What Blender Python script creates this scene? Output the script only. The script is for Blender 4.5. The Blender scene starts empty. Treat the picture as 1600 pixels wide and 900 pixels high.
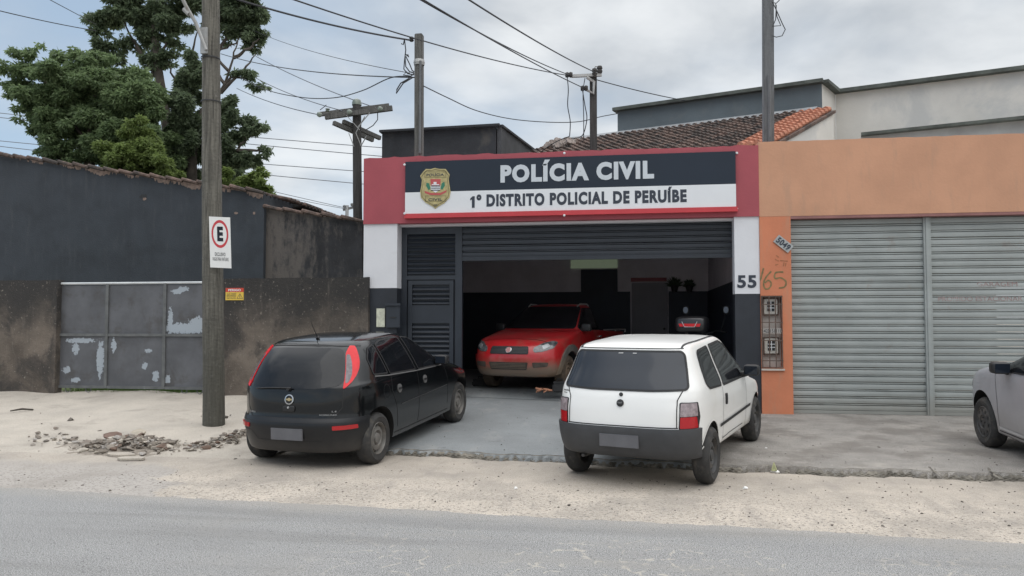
import bpy, bmesh, math, random
import numpy as np
from mathutils import Vector, Matrix, geometry
from mathutils.bvhtree import BVHTree
R = math.radians
rnd = random.Random(7)
S = bpy.context.scene
COL = S.collection

# ------------------------------------------------------------------ camera
F = 1200.0; CX, CY = 800.0, 450.0
YAW, PITCH = R(8.7), math.atan(53/1200.0)
CAM = Vector((0, 0, 1.62))
cd = bpy.data.cameras.new('camera'); cam = bpy.data.objects.new('camera', cd); COL.objects.link(cam)
cd.sensor_width = 36; cd.lens = F/1600*36; cd.clip_end = 3000; cd.clip_start = .05
cam.location = CAM; cam.rotation_euler = (math.pi/2+PITCH, 0, YAW)
S.camera = cam
# ------------------------------------------------------------------ world, sun, exposure
SUN_EL, SUN_AZ = R(64), R(150)       # azimuth clockwise from +Y: high, off to the right of the viewer
w = bpy.data.worlds.new("World"); S.world = w; w.use_nodes = True
nt = w.node_tree; nt.nodes.clear()
def N(nt, t, **kw):
    n = nt.nodes.new(t)
    for k, v in kw.items(): setattr(n, k, v)
    return n
def L(nt, a, b): nt.links.new(a, b)
def mth(nt, op, a, b=None, c=None, clamp=False):
    n = N(nt, 'ShaderNodeMath', operation=op); n.use_clamp = clamp
    for i, v in enumerate((a, b, c)):
        if v is None: continue
        if isinstance(v, (int, float)): n.inputs[i].default_value = v
        else: L(nt, v, n.inputs[i])
    return n.outputs[0]
def mix(nt, f, a, b, mode='MIX'):
    n = N(nt, 'ShaderNodeMix', data_type='RGBA', blend_type=mode); n.clamp_factor = True
    for s, v in ((n.inputs[0], f), (n.inputs[6], a), (n.inputs[7], b)):
        if isinstance(v, (int, float)): s.default_value = v
        elif isinstance(v, (tuple, list)): s.default_value = (*v[:3], 1)
        else: L(nt, v, s)
    return n.outputs[2]
def ramp(nt, f, a, b, lo=0., hi=1.):
    n = N(nt, 'ShaderNodeMapRange', interpolation_type='SMOOTHSTEP')
    L(nt, f, n.inputs[0]); n.inputs[1].default_value = a; n.inputs[2].default_value = b
    n.inputs[3].default_value = lo; n.inputs[4].default_value = hi
    return n.outputs[0]
def noise(nt, vec, sc, det=5, rough=.55, dist=0.):
    n = N(nt, 'ShaderNodeTexNoise'); n.inputs['Scale'].default_value = sc; n.inputs['Detail'].default_value = det
    n.inputs['Roughness'].default_value = rough; n.inputs['Distortion'].default_value = dist
    if vec is not None: L(nt, vec, n.inputs['Vector'])
    return n.outputs[0]
sky = N(nt, 'ShaderNodeTexSky', sky_type='NISHITA'); sky.sun_disc = False
sky.sun_elevation = SUN_EL; sky.sun_rotation = SUN_AZ; sky.dust_density = 1.5; sky.ozone_density = 1.5
tc = N(nt, 'ShaderNodeTexCoord'); sp = N(nt, 'ShaderNodeSeparateXYZ'); L(nt, tc.outputs['Generated'], sp.inputs[0])
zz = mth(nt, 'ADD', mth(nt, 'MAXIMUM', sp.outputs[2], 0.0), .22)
cb = N(nt, 'ShaderNodeCombineXYZ'); L(nt, mth(nt, 'DIVIDE', sp.outputs[0], zz), cb.inputs[0]); L(nt, mth(nt, 'DIVIDE', sp.outputs[1], zz), cb.inputs[1])
n1 = noise(nt, cb.outputs[0], 1.15, 6, .5, .2); n2 = noise(nt, cb.outputs[0], 3.0, 7, .5, .3)
side = mth(nt, 'ADD', sp.outputs[0], 0.0)
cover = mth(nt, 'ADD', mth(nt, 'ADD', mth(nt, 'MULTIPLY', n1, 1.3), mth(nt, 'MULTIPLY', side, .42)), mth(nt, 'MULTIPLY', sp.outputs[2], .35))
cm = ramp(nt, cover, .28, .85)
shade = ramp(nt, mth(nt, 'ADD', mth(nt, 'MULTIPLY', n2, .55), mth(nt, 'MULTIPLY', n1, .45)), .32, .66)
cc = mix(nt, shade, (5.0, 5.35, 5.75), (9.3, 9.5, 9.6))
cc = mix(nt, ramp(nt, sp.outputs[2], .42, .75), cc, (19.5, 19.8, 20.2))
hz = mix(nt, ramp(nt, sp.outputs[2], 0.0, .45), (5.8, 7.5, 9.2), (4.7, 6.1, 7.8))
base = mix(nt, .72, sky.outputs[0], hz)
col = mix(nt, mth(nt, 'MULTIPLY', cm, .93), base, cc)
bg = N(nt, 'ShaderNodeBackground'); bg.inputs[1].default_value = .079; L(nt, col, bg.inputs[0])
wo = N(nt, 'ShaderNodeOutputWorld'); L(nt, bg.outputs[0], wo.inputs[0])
sd = bpy.data.lights.new('sun', 'SUN'); sun = bpy.data.objects.new('sun', sd); COL.objects.link(sun)
sd.energy = .6; sd.angle = R(80); sd.color = (1, .96, .9)
sdir = Vector((math.sin(SUN_AZ)*math.cos(SUN_EL), math.cos(SUN_AZ)*math.cos(SUN_EL), math.sin(SUN_EL)))
sun.rotation_euler = sdir.to_track_quat('Z', 'Y').to_euler()
S.view_settings.view_transform = 'Standard'; S.view_settings.look = 'None'; S.view_settings.gamma = 1
S.view_settings.exposure = 0.36; S.view_settings.use_curve_mapping = False
S.cycles.max_bounces = 6; S.cycles.diffuse_bounces = 4; S.cycles.use_denoising = True

# ------------------------------------------------------------------ picking points of the place
fw = Vector((-math.sin(YAW), math.cos(YAW), 0)); rt = Vector((math.cos(YAW), math.sin(YAW), 0))
def ray(px, py):
    v = Vector(((px-CX)/F, -(py-CY)/F, -1)); v.rotate(cam.rotation_euler); return v
def at(px, py, Y):
    r = ray(px, py); return CAM + r*((Y-CAM.y)/r.y)
def atd(px, py, D):
    r = ray(px, py); return CAM + r*(D/r.dot(fw))
def gp(px, py, z=0):
    r = ray(px, py); return CAM + r*((z-CAM.z)/r.z)

# ------------------------------------------------------------------ materials
def mat(name, col, rough=.7, var=.12, vscale=2.5, bump=0., bscale=40, metal=0., coat=0., spec=.5, dirt=None, grain=0., vstretch=None, extra=None):
    m = bpy.data.materials.new(name); m.use_nodes = True; nt = m.node_tree
    b = nt.nodes['Principled BSDF']
    b.inputs['Roughness'].default_value = rough; b.inputs['Metallic'].default_value = metal
    b.inputs['Coat Weight'].default_value = coat; b.inputs['Coat Roughness'].default_value = .06
    b.inputs['Specular IOR Level'].default_value = spec
    tc = N(nt, 'ShaderNodeTexCoord'); v = tc.outputs['Object']
    if vstretch:
        mp = N(nt, 'ShaderNodeMapping'); mp.inputs['Scale'].default_value = vstretch; L(nt, v, mp.inputs[0]); v = mp.outputs[0]
    n = noise(nt, v, vscale, 6, .6)
    f = ramp(nt, n, .3, .7)
    c0 = tuple(max(0, x*(1-var)) for x in col); c1 = tuple(min(1, x*(1+var)) for x in col)
    c = mix(nt, f, c0, c1)
    if grain:
        g = noise(nt, tc.outputs['Object'], 130, 2, .6)
        c = mix(nt, ramp(nt, g, .35, .65), mix(nt, grain, c, (0, 0, 0)), mix(nt, grain*.6, c, (1, 1, 1)))
    if dirt:                                    # (colour, amount, scale, threshold)
        d = ramp(nt, noise(nt, v, dirt[2], 8, .65, .3), dirt[3], dirt[3]+.18, 0, dirt[1])
        c = mix(nt, d, c, dirt[0])
    if extra: c = extra(nt, c, tc.outputs['Object'], b)
    L(nt, c, b.inputs['Base Color'])
    if bump:
        bp = N(nt, 'ShaderNodeBump'); bp.inputs['Strength'].default_value = bump; bp.inputs['Distance'].default_value = .02
        L(nt, noise(nt, tc.outputs['Object'], bscale, 5, .6), bp.inputs['Height']); L(nt, bp.outputs[0], b.inputs['Normal'])
    return m
def sep(nt, v):
    s = N(nt, 'ShaderNodeSeparateXYZ'); L(nt, v, s.inputs[0]); return s.outputs
def blobs(nt, v, ax, bl, nz=9, amt=.5):
    """irregular patches: list of (u, z, ru, rz) in metres; mask 0/1 with ragged edge"""
    s = sep(nt, v); out = None
    n = mth(nt, 'MULTIPLY', mth(nt, 'SUBTRACT', noise(nt, v, nz, 6, .65), .5), amt*4)
    for u, z, ru, rz in bl:
        a = mth(nt, 'DIVIDE', mth(nt, 'SUBTRACT', s[ax], u), ru); b = mth(nt, 'DIVIDE', mth(nt, 'SUBTRACT', s[2], z), rz)
        d = mth(nt, 'SUBTRACT', 1, mth(nt, 'ADD', mth(nt, 'POWER', mth(nt, 'ABSOLUTE', a), 2), mth(nt, 'POWER', mth(nt, 'ABSOLUTE', b), 2)))
        out = d if out is None else mth(nt, 'MAXIMUM', out, d)
    return ramp(nt, mth(nt, 'ADD', out, n), .0, .06)

# ------------------------------------------------------------------ mesh building
class MB:
    def __init__(s): s.v = []; s.f = []; s.m = []; s.cur = 0
    def face(s, pts):
        i = len(s.v); s.v += [tuple(p) for p in pts]; s.f.append(tuple(range(i, i+len(pts)))); s.m.append(s.cur); return s
    def add(s, vs, fs):
        i = len(s.v); s.v += [tuple(p) for p in vs]
        for f in fs: s.f.append(tuple(j+i for j in f)); s.m.append(s.cur)
        return s
    def box(s, a, b, rot=0, piv=None):
        x0, y0, z0 = a; x1, y1, z1 = b
        vs = [Vector(p) for p in ((x0,y0,z0),(x1,y0,z0),(x1,y1,z0),(x0,y1,z0),(x0,y0,z1),(x1,y0,z1),(x1,y1,z1),(x0,y1,z1))]
        if rot:
            pv = Vector(piv) if piv else (vs[0]+vs[6])/2
            q = Matrix.Rotation(rot, 3, 'Z'); vs = [q@(p-pv)+pv for p in vs]
        return s.add(vs, [(0,3,2,1),(4,5,6,7),(0,1,5,4),(1,2,6,5),(2,3,7,6),(3,0,4,7)])
    def obox(s, c, ex, ey, ez):                 # centre and half-axes
        c, ex, ey, ez = map(Vector, (c, ex, ey, ez))
        vs = [c+ex*i+ey*j+ez*k for k in (-1,1) for (i,j) in ((-1,-1),(1,-1),(1,1),(-1,1))]
        fs = [(0,3,2,1),(4,5,6,7),(0,1,5,4),(1,2,6,5),(2,3,7,6),(3,0,4,7)]
        return s.add(vs, fs)
    def bar(s, p, q, wd, hh, up=(0,0,1)):
        p, q = Vector(p), Vector(q); d = (q-p); u = Vector(up); sd = d.cross(u).normalized(); u = sd.cross(d).normalized()
        return s.obox((p+q)/2, d/2, sd*wd/2, u*hh/2)
    def prism(s, pts, ex):                      # planar polygon pushed along ex
        pts = [Vector(p) for p in pts]; ex = Vector(ex); n = len(pts)
        vs = pts+[p+ex for p in pts]
        nn = geometry.normal(pts) if n < 5 else sum(((pts[i].cross(pts[(i+1)%n])) for i in range(n)), Vector())
        fl = nn.dot(ex) > 0
        a = tuple(range(n)); b = tuple(range(n, 2*n))
        fs = [a[::-1], b] if fl else [a, b[::-1]]
        for i in range(n):
            j = (i+1) % n; fs.append((i, j, j+n, i+n) if fl else (j, i, i+n, j+n))
        return s.add(vs, fs)
    def tube(s, pts, r, seg=8, cap=True):
        pts = [Vector(p) for p in pts]; n = len(pts); rr = r if isinstance(r, (list, tuple)) else [r]*n
        vs = []; prev = None
        for i, p in enumerate(pts):
            d = (pts[min(i+1, n-1)]-pts[max(i-1, 0)]).normalized()
            if prev is None: a = d.orthogonal().normalized()
            else:
                a = prev-d*prev.dot(d)
                a = a.normalized() if a.length > 1e-6 else d.orthogonal().normalized()
            prev = a; b = d.cross(a)
            vs += [p+(a*math.cos(2*math.pi*k/seg)+b*math.sin(2*math.pi*k/seg))*rr[i] for k in range(seg)]
        fs = []
        for i in range(n-1):
            for k in range(seg):
                k2 = (k+1) % seg; fs.append((i*seg+k, i*seg+k2, (i+1)*seg+k2, (i+1)*seg+k))
        if cap: fs += [tuple(range(seg))[::-1], tuple(range((n-1)*seg, n*seg))]
        return s.add(vs, fs)
    def lathe(s, prof, c, ax, seg=28):          # prof: (r, h) along axis ax from c
        c, ax = Vector(c), Vector(ax).normalized(); a = ax.orthogonal().normalized(); b = ax.cross(a)
        vs = []
        for r, h in prof:
            vs += [c+ax*h+(a*math.cos(2*math.pi*k/seg)+b*math.sin(2*math.pi*k/seg))*r for k in range(seg)]
        fs = []
        for i in range(len(prof)-1):
            for k in range(seg):
                k2 = (k+1) % seg; fs.append((i*seg+k, i*seg+k2, (i+1)*seg+k2, (i+1)*seg+k))
        return s.add(vs, fs)
    def grid(s, fn, nu, nv):
        vs = [fn(i/nu, j/nv) for j in range(nv+1) for i in range(nu+1)]
        fs = [(j*(nu+1)+i, j*(nu+1)+i+1, (j+1)*(nu+1)+i+1, (j+1)*(nu+1)+i) for j in range(nv) for i in range(nu)]
        return s.add(vs, fs)
def wmat(o):
    m = o.matrix_basis.copy()
    return wmat(o.parent)@m if o.parent else m
def build(name, mb, mats, parent=None, local=False, smooth=False, bevel=0, weld=False, angle=40):
    me = bpy.data.meshes.new(name)
    vs = mb.v
    if parent and not local:
        inv = wmat(parent).inverted(); vs = [inv@Vector(p) for p in vs]
    me.from_pydata([tuple(p) for p in vs], [], mb.f)
    ms = mats if isinstance(mats, (list, tuple)) else [mats]
    for m in ms: me.materials.append(m)
    if len(ms) > 1: me.polygons.foreach_set('material_index', mb.m)
    me.update()
    if weld or smooth or bevel:
        bm = bmesh.new(); bm.from_mesh(me)
        bmesh.ops.remove_doubles(bm, verts=bm.verts, dist=1e-5)
        if bevel:
            es = [e for e in bm.edges if len(e.link_faces) == 2 and e.calc_face_angle(0) > .6]
            bmesh.ops.bevel(bm, geom=es, offset=bevel, segments=2, affect='EDGES', clamp_overlap=True)
        bm.to_mesh(me); bm.free()
    if smooth:
        me.polygons.foreach_set('use_smooth', [True]*len(me.polygons)); me.set_sharp_from_angle(angle=R(angle))
    o = bpy.data.objects.new(name, me); COL.objects.link(o)
    if parent: o.parent = parent
    return o
def thing(name, label, cat, loc=(0,0,0), rot=(0,0,0), group=None):
    o = bpy.data.objects.new(name, None); COL.objects.link(o); o.empty_display_size = .2
    o.location = loc; o.rotation_euler = rot
    return tag(o, label, cat, group)
def tag(o, label, cat, group=None, kind=None):
    o['label'] = label; o['category'] = cat
    if group: o['group'] = group
    if kind: o['kind'] = kind
    return o
def struct(o, kind='structure'):
    o['kind'] = kind; return o
def text_mb(s, x0, x1, z0, z1, Y, bold=.0, depth=.004, shear=0.):
    """lettering standing in the XZ plane, facing -Y, stretched into the given box"""
    cu = bpy.data.curves.new('t', 'FONT'); cu.body = s; cu.offset = bold; cu.extrude = .01; cu.space_character = 1+bold*3; cu.shear = shear; cu.resolution_u = 4
    o = bpy.data.objects.new('t', cu); COL.objects.link(o)
    bpy.context.view_layer.update()
    me = bpy.data.meshes.new_from_object(o.evaluated_get(bpy.context.evaluated_depsgraph_get()))
    bpy.data.objects.remove(o); bpy.data.curves.remove(cu)
    P = np.array([tuple(v.co) for v in me.vertices]); mn, mx = P.min(0), P.max(0)
    mb = MB(); vs = []
    for p in P:
        vs.append((x0+(p[0]-mn[0])/(mx[0]-mn[0])*(x1-x0), Y-(depth if p[2] > 0 else 0), z0+(p[1]-mn[1])/(mx[1]-mn[1])*(z1-z0)))
    mb.add(vs, [tuple(f.vertices) for f in me.polygons]); bpy.data.meshes.remove(me)
    return mb
# ================================================================== materials of the place
def lerp(a, b, t): return a+(b-a)*t
def sstep(a, b, x):
    t = max(0, min(1, (x-a)/(b-a))); return t*t*(3-2*t)
Y0 = 12.79
def zfac(x): return lerp(.32, .15, max(0, min(1, (x+4.5)/6.5)))
def ykerb(x):
    y = 9.14-.128*(x+2.96) if x < 1.01 else 8.63-.02*(x-1.01)
    return y+.035*math.sin(x*5.1)+.025*math.sin(x*13.7+1)+.014*math.sin(x*31)
def Hs(x, y):
    k = sstep(-4.9, -4.3, x)
    yk = lerp(8.5, ykerb(x), k); zk = lerp(0.0, .075, k)
    t = max(0, (y-yk)/(12.8-yk)); return zk+(zfac(x)-zk)*min(t, 1.12)
def yroad(x): return 6.6-.06*(x+3.6)+.12

def asphalt_extra(nt, c, v, b):
    s = sep(nt, v)
    # lighter tyre-worn lanes, pale cracks, dark wet-looking tar pits
    vo = N(nt, 'ShaderNodeTexVoronoi', feature='DISTANCE_TO_EDGE'); vo.inputs['Scale'].default_value = 5.5
    mp = N(nt, 'ShaderNodeMixRGB'); mp.inputs[0].default_value = .12; L(nt, v, mp.inputs[1])
    nn = N(nt, 'ShaderNodeTexNoise'); nn.inputs['Scale'].default_value = 9; nn.inputs['Detail'].default_value = 4; L(nt, v, nn.inputs['Vector']); L(nt, nn.outputs['Color'], mp.inputs[2])
    L(nt, mp.outputs[0], vo.inputs['Vector'])
    crack = ramp(nt, vo.outputs[0], .02, .055, 1, 0)
    zone = mth(nt, 'MULTIPLY', ramp(nt, noise(nt, v, 1.3, 3, .6), .42, .52), ramp(nt, mth(nt, 'ABSOLUTE', mth(nt, 'SUBTRACT', mth(nt, 'ADD', s[1], mth(nt, 'MULTIPLY', s[0], .06)), 5.15)), .3, .95, 1, 0))
    zone = mth(nt, 'MULTIPLY', zone, ramp(nt, s[0], -2.6, -1.2))
    brk = ramp(nt, noise(nt, v, 9, 2, .5), .47, .56)
    c = mix(nt, mth(nt, 'MULTIPLY', mth(nt, 'MULTIPLY', crack, zone), mth(nt, 'MULTIPLY', brk, .55)), c, (.54, .49, .41))
    pits = ramp(nt, noise(nt, v, 38, 3, .7), .57, .64)
    c = mix(nt, mth(nt, 'MULTIPLY', pits, .5), c, (.03, .03, .03))
    lgt = ramp(nt, noise(nt, v, 47, 2, .7), .58, .66)
    c = mix(nt, mth(nt, 'MULTIPLY', lgt, .4), c, (.45, .42, .38))
    # lengthwise worn and stained bands, and a few darker oil spots
    mp3 = N(nt, 'ShaderNodeMapping'); mp3.inputs['Scale'].default_value = (.16, 1.7, 1); mp3.inputs['Rotation'].default_value = (0, 0, .06); L(nt, v, mp3.inputs[0])
    bd_ = noise(nt, mp3.outputs[0], 1.3, 5, .55)
    c = mix(nt, ramp(nt, bd_, .5, .68, 0, .3), c, (.14, .137, .13)); c = mix(nt, ramp(nt, bd_, .46, .34, 0, .3), c, (.29, .275, .25))
    c = mix(nt, ramp(nt, noise(nt, v, 1.9, 4, .6), .66, .74, 0, .5), c, (.10, .10, .10))
    # narrow lengthwise tar scars
    mp2 = N(nt, 'ShaderNodeMapping'); mp2.inputs['Scale'].default_value = (2.2, 26, 1); L(nt, v, mp2.inputs[0])
    sc_ = ramp(nt, noise(nt, mp2.outputs[0], 1.6, 3, .6), .70, .74)
    c = mix(nt, mth(nt, 'MULTIPLY', sc_, mth(nt, 'MULTIPLY', .6, ramp(nt, s[1], 4.6, 3.6))), c, (.04, .04, .042))
    # sandy dust where the shoulder spills over
    e = mth(nt, 'ADD', s[1], mth(nt, 'MULTIPLY', s[0], .06))
    dust = ramp(nt, mth(nt, 'ADD', e, mth(nt, 'MULTIPLY', noise(nt, v, 4, 5, .7), .5)), 6.2, 6.8)
    return mix(nt, mth(nt, 'MULTIPLY', dust, .3), c, (.42, .37, .3))
asphalt = mat('asphalt', (.205, .202, .195), .92, .12, .8, .5, 90, grain=.5, extra=asphalt_extra, dirt=((.28, .27, .255), .6, .55, .5))
def sand_extra(nt, c, v, b):
    s = sep(nt, v)
    # old grey asphalt showing through towards the left
    d = mth(nt, 'ADD', mth(nt, 'ADD', mth(nt, 'MULTIPLY', s[0], -1), mth(nt, 'MULTIPLY', s[1], -.55)), mth(nt, 'MULTIPLY', mth(nt, 'SUBTRACT', noise(nt, v, 2.2, 6, .6), .5), 1.4))
    m1 = ramp(nt, d, .55, .72)       # x < about -4.5 at y = 7
    m2 = ramp(nt, mth(nt, 'ADD', s[1], mth(nt, 'MULTIPLY', noise(nt, v, 1.6, 5, .6), .9)), 8.35, 8.75, 1, 0)
    c = mix(nt, mth(nt, 'MULTIPLY', mth(nt, 'MULTIPLY', m1, m2), .8), c, (.37, .345, .32))
    peb = ramp(nt, noise(nt, v, 30, 2, .7), .56, .62)
    near = ramp(nt, mth(nt, 'ADD', s[1], mth(nt, 'MULTIPLY', s[0], .06)), 8.3, 6.8)
    c = mix(nt, mth(nt, 'MULTIPLY', peb, mth(nt, 'MULTIPLY', near, .75)), c, (.14, .13, .12))
    oil = ramp(nt, noise(nt, v, 1.1, 6, .65), .46, .64)
    c = mix(nt, mth(nt, 'MULTIPLY', oil, .5), c, (.27, .245, .215))
    mp = N(nt, 'ShaderNodeMapping'); mp.inputs['Scale'].default_value = (1, .28, 1); mp.inputs['Rotation'].default_value = (0, 0, -.35); L(nt, v, mp.inputs[0])
    c = mix(nt, ramp(nt, noise(nt, mp.outputs[0], 4.5, 5, .6), .54, .68, 0, .4), c, (.26, .235, .21))      # tyre smears turning in from the road
    return mix(nt, mth(nt, 'MULTIPLY', ramp(nt, s[1], 7.2, 8.4), .35), c, (.30, .27, .235))
sand = mat('sandy_concrete', (.475, .41, .335), .95, .15, 1.3, .45, 60, grain=.24, extra=sand_extra)
verge_m = mat('sandy_soil', (.44, .39, .325), .95, .12, 1.0, .5, 30, grain=.2, dirt=((.28, .25, .215), .6, 1.6, .5))
def conc_extra(nt, c, v, b):
    n = ramp(nt, noise(nt, v, 1.3, 8, .7), .46, .62)
    c = mix(nt, mth(nt, 'MULTIPLY', n, .6), c, (.14, .125, .11))
    n = ramp(nt, noise(nt, v, 2.1, 7, .6), .55, .75)
    return mix(nt, mth(nt, 'MULTIPLY', n, .45), c, (.42, .39, .34))
walk_m = mat('rough_concrete', (.235, .215, .19), .93, .2, 2.5, .5, 45, grain=.22, extra=conc_extra)
def drive_extra(nt, c, v, b):
    mp = N(nt, 'ShaderNodeMapping'); mp.inputs['Scale'].default_value = (1.6, .6, 1); mp.inputs['Rotation'].default_value = (0, 0, .5); L(nt, v, mp.inputs[0])
    n = ramp(nt, noise(nt, mp.outputs[0], 2.2, 7, .65), .52, .66)
    c = mix(nt, mth(nt, 'MULTIPLY', n, .35), c, (.34, .335, .32))
    n = ramp(nt, noise(nt, v, 7, 6, .7), .6, .7)
    return mix(nt, mth(nt, 'MULTIPLY', n, .5), c, (.09, .09, .09))
drive_m = mat('grey_floor_paint', (.215, .23, .235), .7, .12, 1.2, .25, 35, grain=.1, extra=drive_extra)
def tint(z0, z1, colour, amt, sc=4., ns=.5):    # real dirt that collects on a band of heights, broken up by noise
    def f(nt, c, v, b):
        s = sep(nt, v)
        h = mth(nt, 'ADD', s[2], mth(nt, 'MULTIPLY', mth(nt, 'SUBTRACT', noise(nt, v, sc, 6, .65), .5), ns))
        return mix(nt, ramp(nt, h, z0, z1, 0, amt), c, colour)
    return f
def wall_extra(nt, c, v, b):
    c = tint(1.1, 2.2, (.028, .028, .028), .9, 2.2, 1.6)(nt, c, v, b)
    mp = N(nt, 'ShaderNodeMapping'); mp.inputs['Scale'].default_value = (3, 3, .45); L(nt, v, mp.inputs[0])
    n = ramp(nt, noise(nt, mp.outputs[0], 3.5, 7, .7), .56, .72)
    c = mix(nt, mth(nt, 'MULTIPLY', n, .5), c, (.17, .15, .13))
    c = mix(nt, ramp(nt, noise(nt, v, 1.1, 8, .68, .4), .48, .62, 0, .75), c, (.036, .034, .033))
    c = mix(nt, ramp(nt, noise(nt, v, 5.5, 6, .7), .55, .68, 0, .4), c, (.06, .052, .045))
    return mix(nt, ramp(nt, noise(nt, v, 22, 4, .7), .62, .68, 0, .6), c, (.3, .27, .23))
bwall = mat('mildewed_render', (.135, .112, .092), .95, .35, 1.6, .6, 30, extra=wall_extra)
def dark_extra(nt, c, v, b):
    mp = N(nt, 'ShaderNodeMapping'); mp.inputs['Scale'].default_value = (2, 2, .35); L(nt, v, mp.inputs[0])
    n = ramp(nt, noise(nt, mp.outputs[0], 3.0, 7, .7), .5, .75)
    c = mix(nt, mth(nt, 'MULTIPLY', n, .55), c, (.075, .08, .086))
    c = mix(nt, ramp(nt, noise(nt, v, .8, 6, .65), .5, .7, 0, .5), c, (.022, .025, .03))
    return mix(nt, ramp(nt, noise(nt, v, 30, 3, .6), .70, .74, 0, .5), c, (.14, .13, .12))
charcoal = mat('charcoal_paint', (.040, .047, .057), .85, .12, 1.5, .35, 25, extra=dark_extra)
def mould_extra(nt, c, v, b):
    mp = N(nt, 'ShaderNodeMapping'); mp.inputs['Scale'].default_value = (1.6, 1.6, .6); L(nt, v, mp.inputs[0])
    s = sep(nt, v)
    g = ramp(nt, s[0], .9, -1.2)
    n = ramp(nt, mth(nt, 'ADD', noise(nt, mp.outputs[0], 2.3, 8, .7), mth(nt, 'MULTIPLY', g, .20)), .50, .72)
    return mix(nt, mth(nt, 'MULTIPLY', n, .7), c, (.15, .13, .115))
mould = mat('mouldy_dark_paint', (.03, .03, .033), .9, .3, 2, .4, 20, extra=mould_extra)
red_m = mat('crimson_paint', (.36, .072, .09), .65, .08, 1.2, .12, 30, dirt=((.2, .05, .055), .5, 3, .6))
white_m = mat('white_wall_paint', (.68, .685, .71), .6, .03, 2, .1, 25, dirt=((.45, .44, .43), .25, 3, .62))
navy = mat('black_wall_paint', (.02, .024, .032), .55, .15, 2, .12, 25)
navy_in = mat('dark_wall_paint_inside', (.022, .028, .042), .6, .15, 2)
inner_w = mat('lilac_grey_wall_paint', (.62, .58, .62), .8, .1, 1.5, .1, 20)
def or_extra(nt, c, v, b):
    mp = N(nt, 'ShaderNodeMapping'); mp.inputs['Scale'].default_value = (2.5, 2.5, .5); L(nt, v, mp.inputs[0])
    n = ramp(nt, noise(nt, mp.outputs[0], 2, 7, .7), .5, .75)
    c = mix(nt, mth(nt, 'MULTIPLY', n, .5), c, (.40, .25, .17))
    n = ramp(nt, noise(nt, v, 16, 5, .7), .66, .74)
    return mix(nt, mth(nt, 'MULTIPLY', n, .3), c, (.3, .16, .10))
orange_up = mat('faded_orange_paint', (.54, .29, .18), .8, .08, 1.0, .15, 25, extra=or_extra)
orange = mat('orange_paint', (.56, .20, .105), .8, .07, 1.5, .15, 25, extra=or_extra)
def shut_extra(nt, c, v, b):
    mp = N(nt, 'ShaderNodeMapping'); mp.inputs['Scale'].default_value = (.5, .5, 5); L(nt, v, mp.inputs[0])
    n = ramp(nt, noise(nt, mp.outputs[0], 2, 6, .6), .45, .75)
    c = mix(nt, mth(nt, 'MULTIPLY', n, .4), c, (.24, .26, .25))
    c = mix(nt, ramp(nt, noise(nt, v, 3.1, 7, .7), .60, .72, 0, .35), c, (.24, .17, .13))
    return tint(.55, .2, (.2, .17, .13), .4, 5, .3)(nt, c, v, b)
shutter_m = mat('grey_green_steel', (.345, .37, .36), .55, .1, 1.2, .0, metal=.1, extra=shut_extra, dirt=((.2, .12, .07), .35, 5, .68))
dsteel = mat('dark_blue_black_steel', (.028, .034, .044), .45, .12, 2, metal=.1)
greysteel = mat('grey_steel_frame', (.16, .17, .175), .6, .15, 3)
wood = mat('weathered_grey_wood', (.11, .108, .102), .9, .25, 5, .6, 30, vstretch=(6, 6, .5), dirt=((.05, .05, .045), .7, 3, .55))
def polem(nt, c, v, b):
    c = tint(2.2, .6, (.055, .055, .045), .6, 2, 1.0)(nt, c, v, b)
    n = ramp(nt, noise(nt, v, 6, 6, .7), .6, .72)
    c = mix(nt, mth(nt, 'MULTIPLY', n, .35), c, (.3, .29, .27))
    mp = N(nt, 'ShaderNodeMapping'); mp.inputs['Scale'].default_value = (22, 22, .9); L(nt, v, mp.inputs[0])
    c = mix(nt, ramp(nt, noise(nt, mp.outputs[0], 1.5, 4, .6), .58, .66, 0, .7), c, (.03, .028, .025))
    return mix(nt, ramp(nt, noise(nt, v, 2.2, 5, .6), .5, .7, 0, .6), c, (.06, .058, .05))
pole_m = mat('weathered_round_pole', (.125, .118, .10), .92, .4, 3, .9, 25, vstretch=(11, 11, .5), extra=polem)
darkwood = mat('dark_pole_wood', (.05, .047, .045), .9, .25, 4, .5, 25, vstretch=(7, 7, .5))
concp = mat('grey_concrete_post', (.14, .145, .15), .9, .2, 3, .4, 25, vstretch=(4, 4, .6), dirt=((.05, .05, .05), .6, 3, .52))
galv = mat('galvanised_steel', (.38, .38, .37), .5, .1, 6, metal=.5, dirt=((.2, .13, .08), .5, 9, .55))
wire_m = mat('black_cable', (.035, .037, .042), .6, .05)
wire_far = mat('grey_far_cable', (.12, .13, .15), .6, .05)
tile_m = mat('old_clay_tile', (.13, .088, .072), .9, .45, 9, .4, 30, dirt=((.04, .036, .034), .85, 3.2, .42))
tile_new = mat('clean_clay_tile', (.44, .19, .12), .85, .25, 8, .3, 30, dirt=((.2, .12, .09), .5, 6, .55))
slate = mat('slate_grey_paint', (.12, .145, .16), .85, .12, .8, .2, 20, dirt=((.18, .19, .19), .4, 1.4, .52))
beige = mat('stained_beige_render', (.60, .58, .54), .9, .08, .8, .2, 15, dirt=((.42, .43, .43), .6, .8, .48))
band_m = mat('grey_concrete_band', (.36, .365, .36), .9, .15, 1.2)
mossy = mat('mossy_coping', (.085, .095, .085), .95, .3, 3, .4, 20)
blackbox = mat('mildewed_black_render', (.026, .028, .032), .9, .25, 1.5, .3, 20, dirt=((.075, .07, .062), .7, 1.6, .55))
black_p = mat('black_plastic', (.018, .018, .019), .5, .1)
wht = mat('white_sign_film', (.72, .74, .76), .4, .02)
sign_black = mat('navy_sign_film', (.018, .027, .042), .5, .05, 1, spec=.3)
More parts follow.
